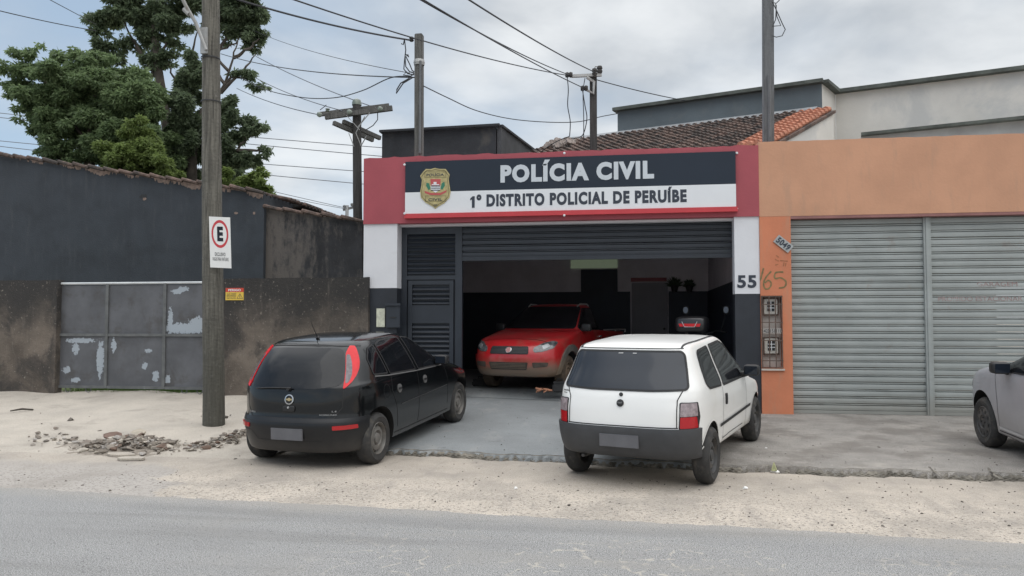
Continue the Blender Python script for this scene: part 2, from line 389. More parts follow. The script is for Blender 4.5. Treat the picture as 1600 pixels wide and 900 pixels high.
sign_text = mat('dark_letter_film', (.03, .038, .055), .4, 0)
sign_silver = mat('pale_letter_film', (.56, .60, .64), .4, .02)
sign_red = mat('red_sign_film', (.52, .045, .055), .4, .05)
gold = mat('gold_badge', (.42, .36, .17), .5, .2, 14)
gold_d = mat('dark_gold_badge', (.17, .14, .06), .5, .1)
sred = mat('badge_red', (.45, .08, .08), .5, .05); sgreen = mat('badge_green', (.03, .18, .11), .5, .05)
yellow = mat('yellow_sign_film', (.68, .47, .07), .5, .05)
grass_m = mat('grass_blades', (.1, .17, .04), .8, .35, 6)
glass_green = mat('greenish_window_glass', (.35, .40, .30), .35, .05)
glass_green.node_tree.nodes['Principled BSDF'].inputs['Emission Color'].default_value = (.36, .45, .30, 1)     # daylight behind the frosted pane
glass_green.node_tree.nodes['Principled BSDF'].inputs['Emission Strength'].default_value = .13

# ================================================================== ground
g = MB(); g.box((-400, -300, -.3), (400, 900, -.06)); struct(build('ground', g, verge_m))
g = MB(); g.grid(lambda u, v: (lerp(-120, 120, u), lerp(-6, yroad(lerp(-120, 120, u)), v), 0.0), 240, 4); struct(build('road', g, asphalt))
def shf(u, v):
    x = lerp(-60, 60, u); return (x, lerp(yroad(x)-.12, 9.9, v), -.003+.010*sstep(0, .1, v))
# ragged road edge: the sandy shoulder lies a few millimetres over the asphalt
def shoulder_pt(u, v):
    x = lerp(-30, 30, u); e = .02*math.sin(x*1.9)+.012*math.sin(x*7.7+2)+.010*math.sin(x*19)+.008*math.sin(x*43)+.006*math.sin(x*91)
    return (x, lerp(yroad(x)-.12+e, 9.9, v if v > .2 else v*.05), -.0006 if v == 0 else .004)
g = MB(); g.grid(shoulder_pt, 1500, 6); struct(build('shoulder', g, sand))
XL, XD, XR = -4.6, .95, 30.
def vp(u, v):
    x = lerp(-40, XL+.35, u); y = lerp(8.2, 13.2, v); h = zfac(x)*min(1, max(0, (y-8.5)/4.3))
    n = .012*math.sin(x*2.3+y*1.7)+.008*math.sin(x*5.9-y*3.1)
    return (x, y, .008+h+n*sstep(8.4, 9.2, y)-.03*(1-sstep(8.2, 8.8, y)))
g = MB(); g.grid(vp, 260, 40); struct(build('dirt_path', g, verge_m, smooth=True))
def slab(x0, x1, y1, nx, ny, name, m, z=0.):
    g = MB()
    def fn(u, v):
        x = lerp(x0, x1, u)
        yk = ykerb(x)
        if v < .04: return (x, yk-.02+.012*math.sin(x*47), -.02)
        if v < .08: return (x, yk-.006+.01*math.sin(x*61+1), .035+.012*math.sin(x*37))
        t = (v-.08)/.92; y = yk+.012+t*(y1-yk); return (x, y, Hs(x, y)+z-(.008 if t == 0 else 0))
    vv = [0, .05, .08]+[.08+.92*k/ny for k in range(1, ny+1)]
    vs = []; n = nx+1
    for v in vv: vs += [fn(i/nx, v) for i in range(n)]
    fs = [(j*n+i, j*n+i+1, (j+1)*n+i+1, (j+1)*n+i) for j in range(len(vv)-1) for i in range(nx)]
    g.add(vs, fs); return struct(build(name, g, m))
slab(-4.45, XD, 13.4, 300, 20, 'driveway', drive_m)
slab(XD, XR, 13.4, 900, 20, 'pavement', walk_m, .004)
kd = mat('dirty_kerb_edge', (.17, .155, .13), .95, .45, 9, .8, 30)
def kerb_face(x0, x1, n, name):
    g = MB(); r_ = random.Random(3)
    def jit(sm, amp):
        a = [r_.uniform(-1, 1) for _ in range(n+1)]; out = []
        for i in range(n+1):
            w_ = a[max(0, i-sm):i+sm+1]; out.append(sum(w_)/len(w_)*amp*(len(w_)**.5)*.6)
        return out
    j1, j2, j3, j4 = jit(4, .015), jit(16, .025), jit(8, .007), jit(24, .010)
    def fn(u, v):
        k = round(u*n); x = lerp(x0, x1, u); y = ykerb(x)
        return (x, y-.012-.02*(1-v)+j1[k]*(1-v)+j2[k]+.006*math.sin(v*9+k), v*max(.008, .036+j3[k]+j4[k]))
    g.grid(fn, n, 3)
    g.grid(lambda u, v: (lerp(x0, x1, u), lerp(fn(u, 1)[1], ykerb(lerp(x0, x1, u))+.03, v), lerp(fn(u, 1)[2], Hs(lerp(x0, x1, u), ykerb(lerp(x0, x1, u)))+.002, v)), n, 1)
    struct(build(name, g, kd))
kerb_face(-4.45, 12, 1500, 'kerb')
# cracked square of pavement near the kerb
g = MB()
for (a, b_) in (((1443, 722), (1478, 748)), ((1535, 724), (1562, 748)), ((1443, 722), (1535, 724))):
    p = gp(*a, .08); q = gp(*b_, .08); pts = []
    for k in range(9):
        t = k/8; x = lerp(p.x, q.x, t)+(rnd.uniform(-.015, .015)); y = lerp(p.y, q.y, t)+rnd.uniform(-.012, .012)
        pts.append((x, y, Hs(x, y)+.0035))
    for i in range(8):
        a0, b0 = Vector(pts[i]), Vector(pts[i+1]); d = (b0-a0).normalized(); s_ = Vector((-d.y, d.x, 0))*rnd.uniform(.006, .014)
        g.face([a0-s_, b0-s_, b0+s_, a0+s_]) if (d.x*s_.y-d.y*s_.x) > 0 else g.face([a0+s_, b0+s_, b0-s_, a0-s_])
struct(build('pavement_crack', g, kd))

# ================================================================== police building
def zb(px, py, Y): return at(px, py, Y).z
XA, XB = at(568, 300, Y0).x, at(1186, 300, Y0).x
zt = (zb(568, 247, Y0)+zb(1186, 226, Y0))/2; z1 = (zb(568, 350, Y0)+zb(1186, 338, Y0))/2
pb = thing('police_building', 'single-storey police station with crimson fascia, white corner pillars and open garage bay', 'building', ((XA+XB)/2, Y0, 0))
g = MB(); n = 60                                 # fascia with slightly worn top edge
top = [(lerp(XA, XB, i/n), Y0, zt+rnd.uniform(-.012, .012)) for i in range(n+1)]
g.prism([(XA, Y0, z1)]+[(XB, Y0, z1)]+top[::-1], (0, .16, 0))
build('fascia', g, red_m, pb)
YR = Y0+.16
xl = at(624, 400, YR).x; xr_ = at(1146, 400, YR).x; zl = zb(600, 450, Y0); zr = zb(1166, 459, Y0)
g = MB(); g.box((XA, Y0+.03, zl), (xl, Y0+.30, z1)); build('white_pillar', g, white_m, pb)
g = MB(); g.box((xr_, Y0+.03, zr), (XB-.002, Y0+.30, z1)); build('white_pillar', g, white_m, pb)
g = MB(); g.box((XA+.06, Y0+.034, .0), (xl, Y0+.30, zl)); build('black_pillar', g, navy, pb)
g = MB(); g.box((xr_, Y0+.034, .0), (XB-.002, Y0+.30, zr)); build('black_pillar', g, navy, pb)
g = MB(); g.box((XA+.01, Y0+.163, z1-.04), (XB-.01, Y0+.6, z1)); build('lintel', g, white_m, pb)
YW = 19.5
g = MB(); g.box((XA, Y0+.302, 0), (XA+.15, YW, 3.7)); g.box((XB-.15, Y0+.302, 0), (XB-.002, YW, 3.7)); g.box((XA, YW, 2.5), (XB, YW+.2, 3.7)); build('inner_wall', g, inner_w, pb)
zlow = zb(760, 457, YW)
g = MB(); g.box((XA+.151, YW-.02, .3), (at(985, 500, YW).x, YW-.001, zlow)); g.box((at(1045, 500, YW).x, YW-.02, .3), (XB-.151, YW-.001, zlow))
g.box((XA+.151, Y0+.6, .3), (XA+.171, YW-.02, zlow)); g.box((XB-.171, Y0+.31, .3), (XB-.151, YW-.02, zlow)); build('dark_dado', g, navy_in, pb)
g = MB(); g.box((XA, YW+.001, 0), (XB, YW+.2, 2.499)); build('inner_wall', g, inner_w, pb)
g = MB(); g.box((XA+.15, Y0+.601, 3.5), (XB-.15, YW, 3.52)); g.box((XA, Y0+.161, 3.701), (XB, YW+.2, 3.78)); build('ceiling', g, inner_w, pb)
# doorway with strip window, door, red nameplate
x0, x1 = at(908, 450, YW).x, at(965, 450, YW).x
g = MB(); g.box((x0, YW-.06, .33), (x1, YW-.022, zb(935, 421, YW))); build('inner_door', g, navy_in, pb)
g = MB(); g.box((at(892, 410, YW).x, YW-.05, zb(935, 419, YW)), (x1, YW-.002, zb(935, 401, YW))); build('transom_window', g, glass_green, pb)
door_in = mat('grey_door_paint', (.21, .20, .22), .6, .05)
x0, x1 = at(987, 450, YW).x, at(1043, 450, YW).x; zd = zb(1010, 442, YW)
g = MB(); g.box((x0, YW-.05, .33), (x1, YW-.012, zd)); dr = build('inner_door', g, door_in, pb)
g = MB(); g.lathe([(.0, 0), (.03, 0), (.03, .05), (0, .05)], (x1-.09, YW-.05, 1.45), (0, -1, 0), 10); build('door_handle', g, black_p, dr)
g = MB(); g.box((x0-.02, YW-.03, zb(1010, 440, YW)), (x1-.02, YW-.004, zb(1010, 434, YW))); pl = build('door_sign', g, mat('dull_red_plate', (.25, .05, .06), .5), pb)
# garage floor
fl = MB(); fl.grid(lambda u, v: (lerp(XA+.16, XB-.16, u), lerp(Y0+.55, YW, v), lerp(Hs(lerp(XA+.16, XB-.16, u), 13.34), .405, min(1, v*12))+.004), 20, 48); build('garage_floor', fl, drive_m, pb)
# roller shutter, half up
Ysh = Y0+.33
def slats(mb, x0, x1, z0, z1, Y, h, d):
    n = max(1, round((z1-z0)/h)); h = (z1-z0)/n
    for i in range(n):
        a = z0+i*h
        prof = [(d*.5, 0), (-d*.9, .04), (-d*1.0, .35), (-d*.9, .66), (d*.5, .69), (d*.5, .745), (-d*.6, .78), (-d*.6, .93), (d*.5, .955)]
        jz, jy = rnd.uniform(-.003, .003), [rnd.uniform(-.004, .004) for _ in range(15)]
        mb.grid(lambda u, v: (lerp(x0, x1, u), Y+prof[round(v*8)][0]+jy[round(u*14)], a+h*prof[round(v*8)][1]+(jz if 0 < v < 1 else 0)), 14, 8)
xm = at(721, 400, Ysh).x
zs = zb(930, 399, Ysh)
g = MB(); slats(g, xm, xr_, zs, z1+.05, Ysh, .105, .03); g.box((xm, Ysh-.035, zs-.07), (xr_, Ysh+.01, zs)); build('roller_shutter', g, dsteel, pb)
# louvred side panel with wicket door
g = MB(); xp0, xp1 = xl+.0, xm
za, zmid = z1-.041, zb(670, 455, Ysh)
zwt, zwb = zb(670, 437, Ysh), .36
g.box((xp0, Ysh-.04, .28), (xp0+.10, Ysh+.04, za)); g.box((xp1-.10, Ysh-.045, .28), (xp1+.02, Ysh+.045, za)); g.box((xp0+.1, Ysh-.038, zwt), (xp1-.1, Ysh+.038, zwt+.07)); g.box((xp0+.1, Ysh-.038, za-.12), (xp1-.1, Ysh+.038, za))
g.box((xp0+.1, Ysh+.01, .28), (xp1-.1, Ysh+.03, za-.12))
z = zwt+.10
while z < za-.14: g.obox(((xp0+xp1)/2, Ysh-.012, z+.028), ((xp1-xp0)/2-.105, 0, 0), (0, .006, 0), (0, .028, .028)); z += .082
lp = build('louvre_panel', g, dsteel, pb)
g = MB(); a, b_ = xp0+.13, xp1-.13
g.box((a, Ysh-.05, .30), (a+.07, Ysh+.009, zwt-.02)); g.box((b_-.07, Ysh-.05, .30), (b_, Ysh+.009, zwt-.02)); g.box((a+.07, Ysh-.05, zwt-.09), (b_-.07, Ysh+.009, zwt-.02)); g.box((a+.07, Ysh-.05, .30), (b_-.07, Ysh+.009, .42))
zA, zB = zb(670, 505, Ysh), zb(670, 477, Ysh); g.box((a+.07, Ysh-.045, zA), (b_-.07, Ysh+.008, zB))
for lo, hi in ((.45, zA-.04), (zB+.02, zwt-.12)):
    z = lo
    while z < hi-.03: g.obox(((a+b_)/2, Ysh-.018, z+.028), ((b_-a)/2-.075, 0, 0), (0, .006, 0), (0, .026, .028)); z += .082
build('wicket_door', g, dsteel, lp)
# number 55
Yn = Y0+.028
g = text_mb('55', at(1152, 440, Yn).x, at(1182, 440, Yn).x, zb(1166, 450, Yn), zb(1166, 430, Yn), Yn, .035); build('house_number', g, sign_text, pb)
# notice and intercom/letter box on the left black pillar
g = MB(); g.box((at(588, 500, Y0).x, Y0+.005, zb(594, 511, Y0)), (at(601, 500, Y0).x, Y0+.03, zb(594, 482, Y0))); nb = build('notice', g, mat('faded_notice_paper', (.55, .56, .45), .6, .25, 9), None); tag(nb, 'pale faded paper notice stuck on the black pillar left of the garage', 'notice')
lb = thing('letter_box', 'black metal letter box on the black pillar beside the pale notice', 'letter box', (at(615, 490, Y0).x, Y0, 1.7))
g = MB(); g.box((at(604, 500, Y0).x, Y0-.04, zb(612, 512, Y0)), (at(626, 500, Y0).x, Y0+.032, zb(612, 478, Y0))); build('box_body', g, dsteel, lb, bevel=.008)
g = MB(); g.box((at(603, 500, Y0).x, Y0-.07, zb(612, 478, Y0)+.003), (at(627, 500, Y0).x, Y0+.033, zb(612, 474, Y0))); build('hood', g, dsteel, lb)
g = MB(); g.box((at(611, 500, Y0).x, Y0-.05, zb(612, 497, Y0)), (at(620, 500, Y0).x, Y0-.041, zb(612, 495, Y0))); build('slot', g, black_p, lb)

# sign board
Ys = Y0-.06
sx0, sx1 = at(633, 300, Ys).x, at(1150, 300, Ys).x
s0 = (zb(633, 338, Ys)+zb(1150, 328.5, Ys))/2; s3 = (zb(633, 253, Ys)+zb(1150, 236, Ys))/2
s1 = (zb(633, 334, Ys)+zb(1150, 323.5, Ys))/2; s2 = (zb(633, 301.5, Ys)+zb(1150, 286.5, Ys))/2
sb = thing('sign_board', 'long police sign board on the crimson fascia, navy above white with gold badge', 'sign', ((sx0+sx1)/2, Ys, s0))
g = MB(); g.box((sx0, Ys, s2), (sx1, Y0-.002, s3)); build('navy_panel', g, sign_black, sb)
g = MB(); g.box((sx0, Ys, s1), (sx1, Y0-.002, s2-.0005)); build('white_panel', g, wht, sb)
g = MB(); g.box((sx0-.005, Ys-.03, s0-.03), (sx1+.02, Y0-.002, s1-.0005)); build('red_strip', g, sign_red, sb)
def tbox(s, a, b, c, d, y_l, y_r, name, m, bold, parent=sb, Y=None):
    Y = Ys if Y is None else Y
    zl_, zh_ = (zb(a, b, Y)+zb(c, d, Y))/2, (zb(a, y_l, Y)+zb(c, y_r, Y))/2
    return build(name, text_mb(s, at(a, b, Y).x, at(c, d, Y).x, zl_, zh_, Y, bold), m, parent)
tbox('POLÍCIA CIVIL', 782, 286, 1022, 279, 251, 245, 'lettering', sign_silver, .058)
tbox('º DISTRITO POLICIAL DE PERUÍBE', 744.5, 324, 1073, 315.5, 299, 291.5, 'lettering', sign_text, .052)
g = MB(); o_ = at(734, 322, Ys); u_ = (at(744.5, 322, Ys).x-o_.x)/10; zz0, zz1 = zb(900, 321.0, Ys)+.0, zb(900, 302.6, Ys)
g.prism([(o_.x+a*u_, Ys, zz0+b*(zz1-zz0)) for a, b in ((3.2, 0), (7.4, 0), (7.4, 1), (4.2, 1), (.6, .80), (.6, .64), (3.2, .74))], (0, -.004, 0)); build('lettering', g, sign_text, sb)
def bp(X, Y_): return at(640+X/12, 255+Y_/12, Ys)
out = [(310,110),(400,112),(480,90),(560,108),(680,110),(755,215),(735,300),(750,420),(770,540),(745,650),(650,750),(540,810),(485,855),(430,810),(300,740),(215,650),(200,540),(225,420),(235,310),(200,240),(255,165)]
def pol(mb, pts, d0, d1): mb.prism([(p.x, Ys-d0, p.z) for p in (bp(*q) for q in pts)], (0, -(d1-d0), 0))
g = MB(); pol(g, out, 0.0, .012); bd = build('badge', g, gold, sb)
g = MB(); cxb, cyb = 485, 460
ins = [((x-cxb)*.93+cxb, (y-cyb)*.94+cyb) for x, y in out]; ins2 = [((x-cxb)*.89+cxb, (y-cyb)*.9+cyb) for x, y in out]
for i in range(len(ins)):
    j = (i+1) % len(ins); g.face([(p.x, Ys-.0135, p.z) for p in (bp(*ins[i]), bp(*ins[j]), bp(*ins2[j]), bp(*ins2[i]))])
for (a, b_, c, d) in ((285, 160, 690, 270), (295, 610, 690, 720)):
    for (p, q, r, s_) in ((a, b_, c, b_+9), (a, d-9, c, d), (a, b_, a+10, d), (c-10, b_, c, d)):
        g.face([(v.x, Ys-.0135, v.z) for v in (bp(p, q), bp(r, q), bp(r, s_), bp(p, s_))])
build('border', g, gold_d, bd)
def bbox(mb, a, b_, c, d, k0=.012, k1=.016): pol(mb, [(a, b_), (c, b_), (c, d), (a, d)], k0, k1)
g = MB(); pol(g, [(395, 300), (585, 300), (580, 420), (400, 420)], .012, .017); pol(g, [(285, 520), (400, 560), (580, 560), (700, 505), (690, 545), (585, 600), (390, 600), (290, 560)], .012, .015); build('badge_ribbon', g, sred, bd)
g = MB()
pol(g, [(400, 422), (580, 422), (575, 500), (490, 555), (405, 500)], .012, .017); bbox(g, 420, 398, 560, 414, .012, .019); bbox(g, 455, 355, 510, 395, .012, .019); build('badge_shield', g, wht, bd)
g = MB()
for y in (424, 462, 500): bbox(g, 408, y, 574, y+17, .017, .0185)
build('shield_stripe', g, sign_text, bd)
g = MB(); pol(g, [(320, 370), (370, 380), (395, 480), (360, 510), (315, 430)], .012, .016); pol(g, [(655, 350), (605, 380), (585, 480), (620, 500), (665, 420)], .012, .016); build('badge_leaf', g, sgreen, bd)
for s_, a, b_, c, d in (('POLÍCIA', 322, 250, 645, 178), ('CIVIL', 355, 712, 615, 655), ('SP', 455, 805, 520, 772)):
    p, q = bp(a, b_), bp(c, d); g = text_mb(s_, p.x, q.x, p.z, q.z, Ys-.013, .02, .003); build('lettering', g, sign_text, bd)
for px, py in ((633, 258), (633, 334), (1152, 238), (1152, 325), (882, 240), (882, 337)):
    p = at(px, py, Ys); g = MB(); g.lathe([(0, .02), (.018, .015), (.022, 0)], (p.x, Y0-.005 if px in (1152,) else Ys-.035, p.z), (0, -1, 0), 8); build('fixing_bolt', g, wht, sb)

# ================================================================== orange building
ob_x1 = 9.5
zot = (zb(1186, 222, Y0)+zb(1600, 208, Y0))/2; zob = (zb(1240, 337, Y0)+zb(1600, 330.5, Y0))/2
ob = thing('orange_building', 'faded orange shop front with two closed grey-green roller shutters beside the police station', 'building', (5, Y0, 0))
g = MB(); g.prism([(XB+.001, Y0+.01, zob), (ob_x1, Y0+.01, zob)]+[(lerp(ob_x1, XB+.001, i/50), Y0+.01, zot+rnd.uniform(-.008, .008)) for i in range(51)], (0, .3, 0)); build('fascia', g, orange_up, ob)
xo = at(1238, 500, Y0).x
mx0, mx1 = at(1189.5, 500, Y0).x, at(1223, 500, Y0).x; mz0, mz1 = zb(1206, 575, Y0), zb(1206, 462, Y0)
g = MB(); g.box((XB+.001, Y0+.012, 0), (mx0, Y0+.31, zob-.001)); g.box((mx1, Y0+.012, 0), (xo, Y0+.31, zob-.001))
g.box((mx0, Y0+.0125, 0), (mx1, Y0+.31, mz0)); g.box((mx0, Y0+.0125, mz1), (mx1, Y0+.31, zob-.001)); g.box((mx0, Y0+.2, mz0), (mx1, Y0+.31, mz1)); build('pillar', g, orange, ob)
g = MB(); g.box((xo, Y0+.32, zob-.08), (ob_x1, Y0+.5, zob+.3)); g.box((XB+.001, Y0+.32, 0), (XB+.2, 22, zob)); g.box((XB+.1, 21.8, 0), (ob_x1, 22, zob)); g.box((XB+.001, Y0+.311, zob+.1), (ob_x1, 22, zob+.2)); build('rear_wall', g, beige, ob)
g = MB(); g.box((xo+.001, Y0+.013, zob-.045), (ob_x1, Y0+.3, zob-.002)); build('lintel', g, mat('dusty_red_lintel', (.27, .13, .12), .8, .15, 2), ob)
YS = Y0+.2; gx0, gx1 = at(1443.5, 500, YS).x, at(1455, 500, YS).x
zsb = (Hs(3, 12.8))+.01
for a, b_ in ((xo+.001, gx0), (gx1, ob_x1)):
    g = MB(); slats(g, a, b_, zsb+.05, zob-.02, YS, .1145, .030); g.box((a, YS-.04, zsb), (b_, YS+.01, zsb+.05)); sh = build('roller_shutter', g, shutter_m, ob)
faded = mat('faded_red_stencil', (.30, .21, .20), .7, .3, 12)
g = text_mb('GARAGEM', at(1525, 440, YS).x, at(1588, 440, YS).x, zb(1556, 447.5, YS), zb(1556, 440.5, YS), YS-.031, .0, .0015); build('lettering', g, faded, sh)
g = text_mb('PROIBIDO ESTACIONAR', at(1465, 466, YS).x, at(1596, 466, YS).x, zb(1530, 470.5, YS), zb(1530, 463.5, YS), YS-.031, .0, .0015); build('lettering', g, faded, sh)
g = MB(); g.box((gx0, YS-.07, Hs(4, 12.8)-.02), (gx1, YS+.05, zob-.05)); g.box((gx0+.03, YS-.085, Hs(4, 12.8)-.02), (gx1-.03, YS-.07, zob-.05)); build('shutter_guide', g, shutter_m, ob)
# /65 brushed on the pillar
olive = mat('olive_brush_paint', (.19, .16, .07), .8, .2, 10)
def strokes(px, Y, r=.011):
    g = MB()
    for st in px:
        pts = [at(x, y, Y) for x, y in st]
        # smooth
        q = []
        for i in range(len(pts)-1):
            a0, a1, a2, a3 = pts[max(i-1, 0)], pts[i], pts[i+1], pts[min(i+2, len(pts)-1)]
            for k in range(5):
                t = k/5; q.append(.5*((2*a1)+(a2-a0)*t+(2*a0-5*a1+4*a2-a3)*t*t+(3*a1-a0-3*a2+a3)*t**3))
        q.append(pts[-1]); q = [Vector((p.x, Y-.002, p.z)) for p in q]
        vs = []
        for i in range(len(q)):
            d = (q[min(i+1, len(q)-1)]-q[max(0, i-1)]).normalized(); s_ = Vector((-d.z, 0, d.x))*r*(1+.2*math.sin(i*1.7)); vs += [q[i]-s_, q[i]+s_]
        g.add(vs, [(2*i, 2*i+1, 2*i+3, 2*i+2) for i in range(len(q)-1)])
    return g
Yg = Y0+.010
build('painted_digit', strokes([[(1193, 419), (1191, 427), (1188, 438)], [(1205, 424), (1197, 433), (1193, 443), (1196, 451), (1202, 450), (1205, 443), (1201, 438), (1195, 442)], [(1224, 425), (1212, 426), (1211, 435), (1220, 434), (1228, 440), (1226, 448), (1217, 450)]], Yg), olive, ob)
build('painted_scrawl', strokes([[(1213, 399), (1217, 402)], [(1211, 405), (1217, 408)], [(1219, 407), (1231, 408)], [(1225, 410), (1224, 416)], [(1228, 411), (1227, 416)], [(1211, 414), (1216, 413)]], Yg, .007), mat('brown_scrawl_paint', (.36, .15, .07), .8), ob)
# tilted number plate sign 5648
nm = thing('number_plate_sign', 'small grey tilted house number plaque on the orange pillar above the painted numbers', 'sign', at(1224, 381, Y0))
c = at(1224, 381, Y0); ang = R(-40)
def rotp(g, c, a):
    q = Matrix.Rotation(-a, 3, 'Y'); g.v = [tuple(q@(Vector(p)-c)+c) for p in g.v]; return g
g = MB(); g.box((c.x-.145, Y0-.01, c.z-.07), (c.x+.145, Y0+.008, c.z+.07)); build('plaque', rotp(g, c, ang), mat('grey_plaque', (.36, .38, .38), .6, .15, 9), nm)
g = text_mb('5049', c.x-.12, c.x+.12, c.z-.05, c.z+.05, Y0-.011, .03, .004); build('lettering', rotp(g, c, ang), sign_text, nm)
# electricity meter box with cage
mt = thing('meter_box', 'two electricity meters behind a rusty bar cage in the orange pillar', 'meter box', ((mx0+mx1)/2, Y0, mz0))
mback = mat('pale_meter_recess', (.42, .39, .36), .8, .1, 6); rust = mat('rusty_bar', (.11, .075, .06), .8, .3, 12)
g = MB(); g.box((mx0+.005, Y0+.15, mz0+.005), (mx1-.005, Y0+.198, mz1-.005)); build('back_panel', g, mback, mt)
for py in (478, 540):
    za_ = zb(1206, py+13, Y0); zc_ = zb(1206, py-11, Y0); xa, xb = mx0+.06, mx1-.06
    g = MB(); g.box((xa, Y0+.09, za_), (xb, Y0+.15, zc_)); mm = build('meter', g, mat('cream_meter_case', (.55, .53, .48), .5, .05), mt, bevel=.01)
    g = MB(); g.box((xa+.05, Y0+.08, za_+.05), (xb-.05, Y0+.088, zc_-.04)); build('meter_window', g, black_p, mm)
    g = MB()
    for k in range(1, 3): g.box((xa+.05, Y0+.076, lerp(za_+.05, zc_-.04, k/3)-.006), (xb-.05, Y0+.0795, lerp(za_+.05, zc_-.04, k/3)+.006))
    g.box(((xa+xb)/2-.006, Y0+.075, za_+.05), ((xa+xb)/2+.006, Y0+.0758, zc_-.04)); build('meter_bars', g, wht, mm)
    g = MB(); fx0, fx1, fz0, fz1 = xa-.02, xb+.02, za_-.02, zc_+.02
    for a in ((fx0, fz0, fx1, fz0+.015), (fx0, fz1-.015, fx1, fz1), (fx0, fz0+.015, fx0+.015, fz1-.015), (fx1-.015, fz0+.015, fx1, fz1-.015)): g.box((a[0], Y0+.10, a[1]), (a[2], Y0+.13, a[3]))
    build('meter_frame', g, rust, mm)
g = MB(); g.box((mx0+.03, Y0+.02, zb(1206, 521, Y0)), (mx1-.02, Y0+.03, zb(1206, 513, Y0))); mp_ = build('number_plate', g, mback, mt)
build('lettering', text_mb('423151111', mx0+.04, mx1-.03, zb(1206, 519.7, Y0), zb(1206, 514.4, Y0), Y0+.019, .01, .002), sign_text, mp_)
g = MB()
for k in (0, .36, .68, 1): g.tube([(lerp(mx0+.012, mx1-.012, k), Y0-.005, mz0), (lerp(mx0+.012, mx1-.012, k), Y0-.005, mz1)], .0085, 6)
for k in (0.01, .1, .38, .63, .88, .99): g.box((mx0, Y0-.012, lerp(mz0, mz1, k)-.007), (mx1, Y0+.004, lerp(mz0, mz1, k)+.007))
build('cage', g, rust, mt)
g = MB(); g.box((mx0-.01, Y0-.02, mz0-.04), (mx1+.02, Y0+.011, mz0-.012)); build('sill', g, mat('light_sill', (.5, .45, .4), .8), mt)

# ================================================================== boundary wall and gate on the left
Yb = Y0-.05
def wall_thing(label, x0, x1, ztop, z0=0, nm='boundary_wall', m=bwall, Y=Yb, th=.18, rag=.006):
    g = MB(); k = max(2, int((x1-x0)/.12))
    g.prism([(x0, Y, z0), (x1, Y, z0)]+[(lerp(x1, x0, i/k), Y, ztop+rnd.uniform(-rag, rag)) for i in range(k+1)], (0, th, 0))
    o = build(nm, g, m); tag(o, label, 'wall'); return o
zw = zb(200, 436.5, Yb)
xg0, xg1 = at(88, 500, Yb).x, at(326, 500, Yb).x
wall_thing('brown mildewed rendered wall left of the metal gate', -16, xg0, zw)
wall_thing('brown mildewed rendered wall between pole and police station', at(350, 500, Yb).x, at(575, 500, Yb).x, zw)
wall_thing('short end of mildewed wall hidden behind the big round pole', xg1+.04, at(350, 500, Yb).x-.002, zw-.01)
YG = Yb+.12
zg0, zg1 = zb(200, 607, YG), zb(200, 443.5, YG)
gx = [at(p, 500, YG).x for p in (91, 168, 258, 330)]
gt = thing('metal_gate', 'grey metal sliding gate with six panels and peeling paint', 'gate', ((gx[0]+gx[3])/2, YG, zg0))
def pk(px, py, rx, rz): p = at(px, py, YG); return (p.x, p.z, rx, rz)
pl_bl = [pk(266, 505, .05, .28), pk(290, 513, .45, .1), pk(310, 506, .18, .13), pk(276, 455, .10, .05), pk(126, 532, .30, .045), pk(118, 545, .07, .10), pk(157, 560, .075, .33), pk(104, 578, .09, .06), pk(118, 594, .1, .045), pk(243, 588, .07, .1), pk(262, 592, .05, .08), pk(232, 548, .07, .04), pk(286, 452, .12, .05), pk(226, 572, .05, .07), pk(178, 540, .05, .12)]
def gate_extra(nt, c, v, b):
    return mix(nt, blobs(nt, v, 0, pl_bl, 7, .30), c, (.33, .37, .41))
# gate parts keep world coordinates in their material through a gate at the origin of its own mesh
gate_m = mat('grey_gate_paint', (.10, .103, .112), .6, .22, 1.6, .1, 20, dirt=((.06, .055, .05), .6, 2.2, .5))
gz = [zg0, lerp(zg0, zg1, .51), zg1]
for i in range(3):
    for j in range(2):
        a, b_ = gx[i]+.025, gx[i+1]-.025; lo, hi = gz[j]+.025, gz[j+1]-.025
        loc = gt.location
        bl = [(u-loc.x, z-loc.z, ru, rz) for (u, z, ru, rz) in pl_bl if a-.1 < u < b_+.1 and lo-.1 < z < hi+.1]
        m = gate_m if not bl else mat('peeling_gate_paint', (.10, .103, .112), .6, .22, 1.6, .1, 20, dirt=((.06, .055, .05), .6, 2.2, .5), extra=(lambda bl: (lambda nt, c, v, b: mix(nt, blobs(nt, v, 0, bl, 19, 1.3), c, (.33, .37, .41))))(bl))
        g = MB(); g.box((a, YG, lo), (b_, YG+.012, hi)); build('gate_panel', g, m, gt)
fr = mat('grey_gate_frame', (.115, .12, .12), .6, .2, 5, dirt=((.36, .39, .41), .5, 6, .62))
g = MB()
for x in gx: g.box((x-.028, YG-.03, zg0), (x+.028, YG+.03, zg1))
for z in (gz[0]+.02, gz[1]):
    for i in range(3): g.box((gx[i]+.028, YG-.025, z-.025), (gx[i+1]-.028, YG+.028, z+.025))
build('gate_frame', g, fr, gt)
g = MB(); g.tube([(gx[0]-.03, YG-.01, zg1+.012), (gx[3]+.03, YG-.01, zg1+.012)], .022, 10); build('top_rail', g, mat('light_rail_paint', (.5, .52, .53), .5, .1, 4), gt)
for px in (106, 138, 288, 312):
    p = at(px, 612, YG); g = MB(); g.tube([(p.x-.05, YG, zg0), (p.x-.05, YG, zg0-.05), (p.x, YG, zg0-.085), (p.x+.05, YG, zg0-.05), (p.x+.05, YG, zg0)], .009, 6); build('roller_bracket', g, fr, gt)
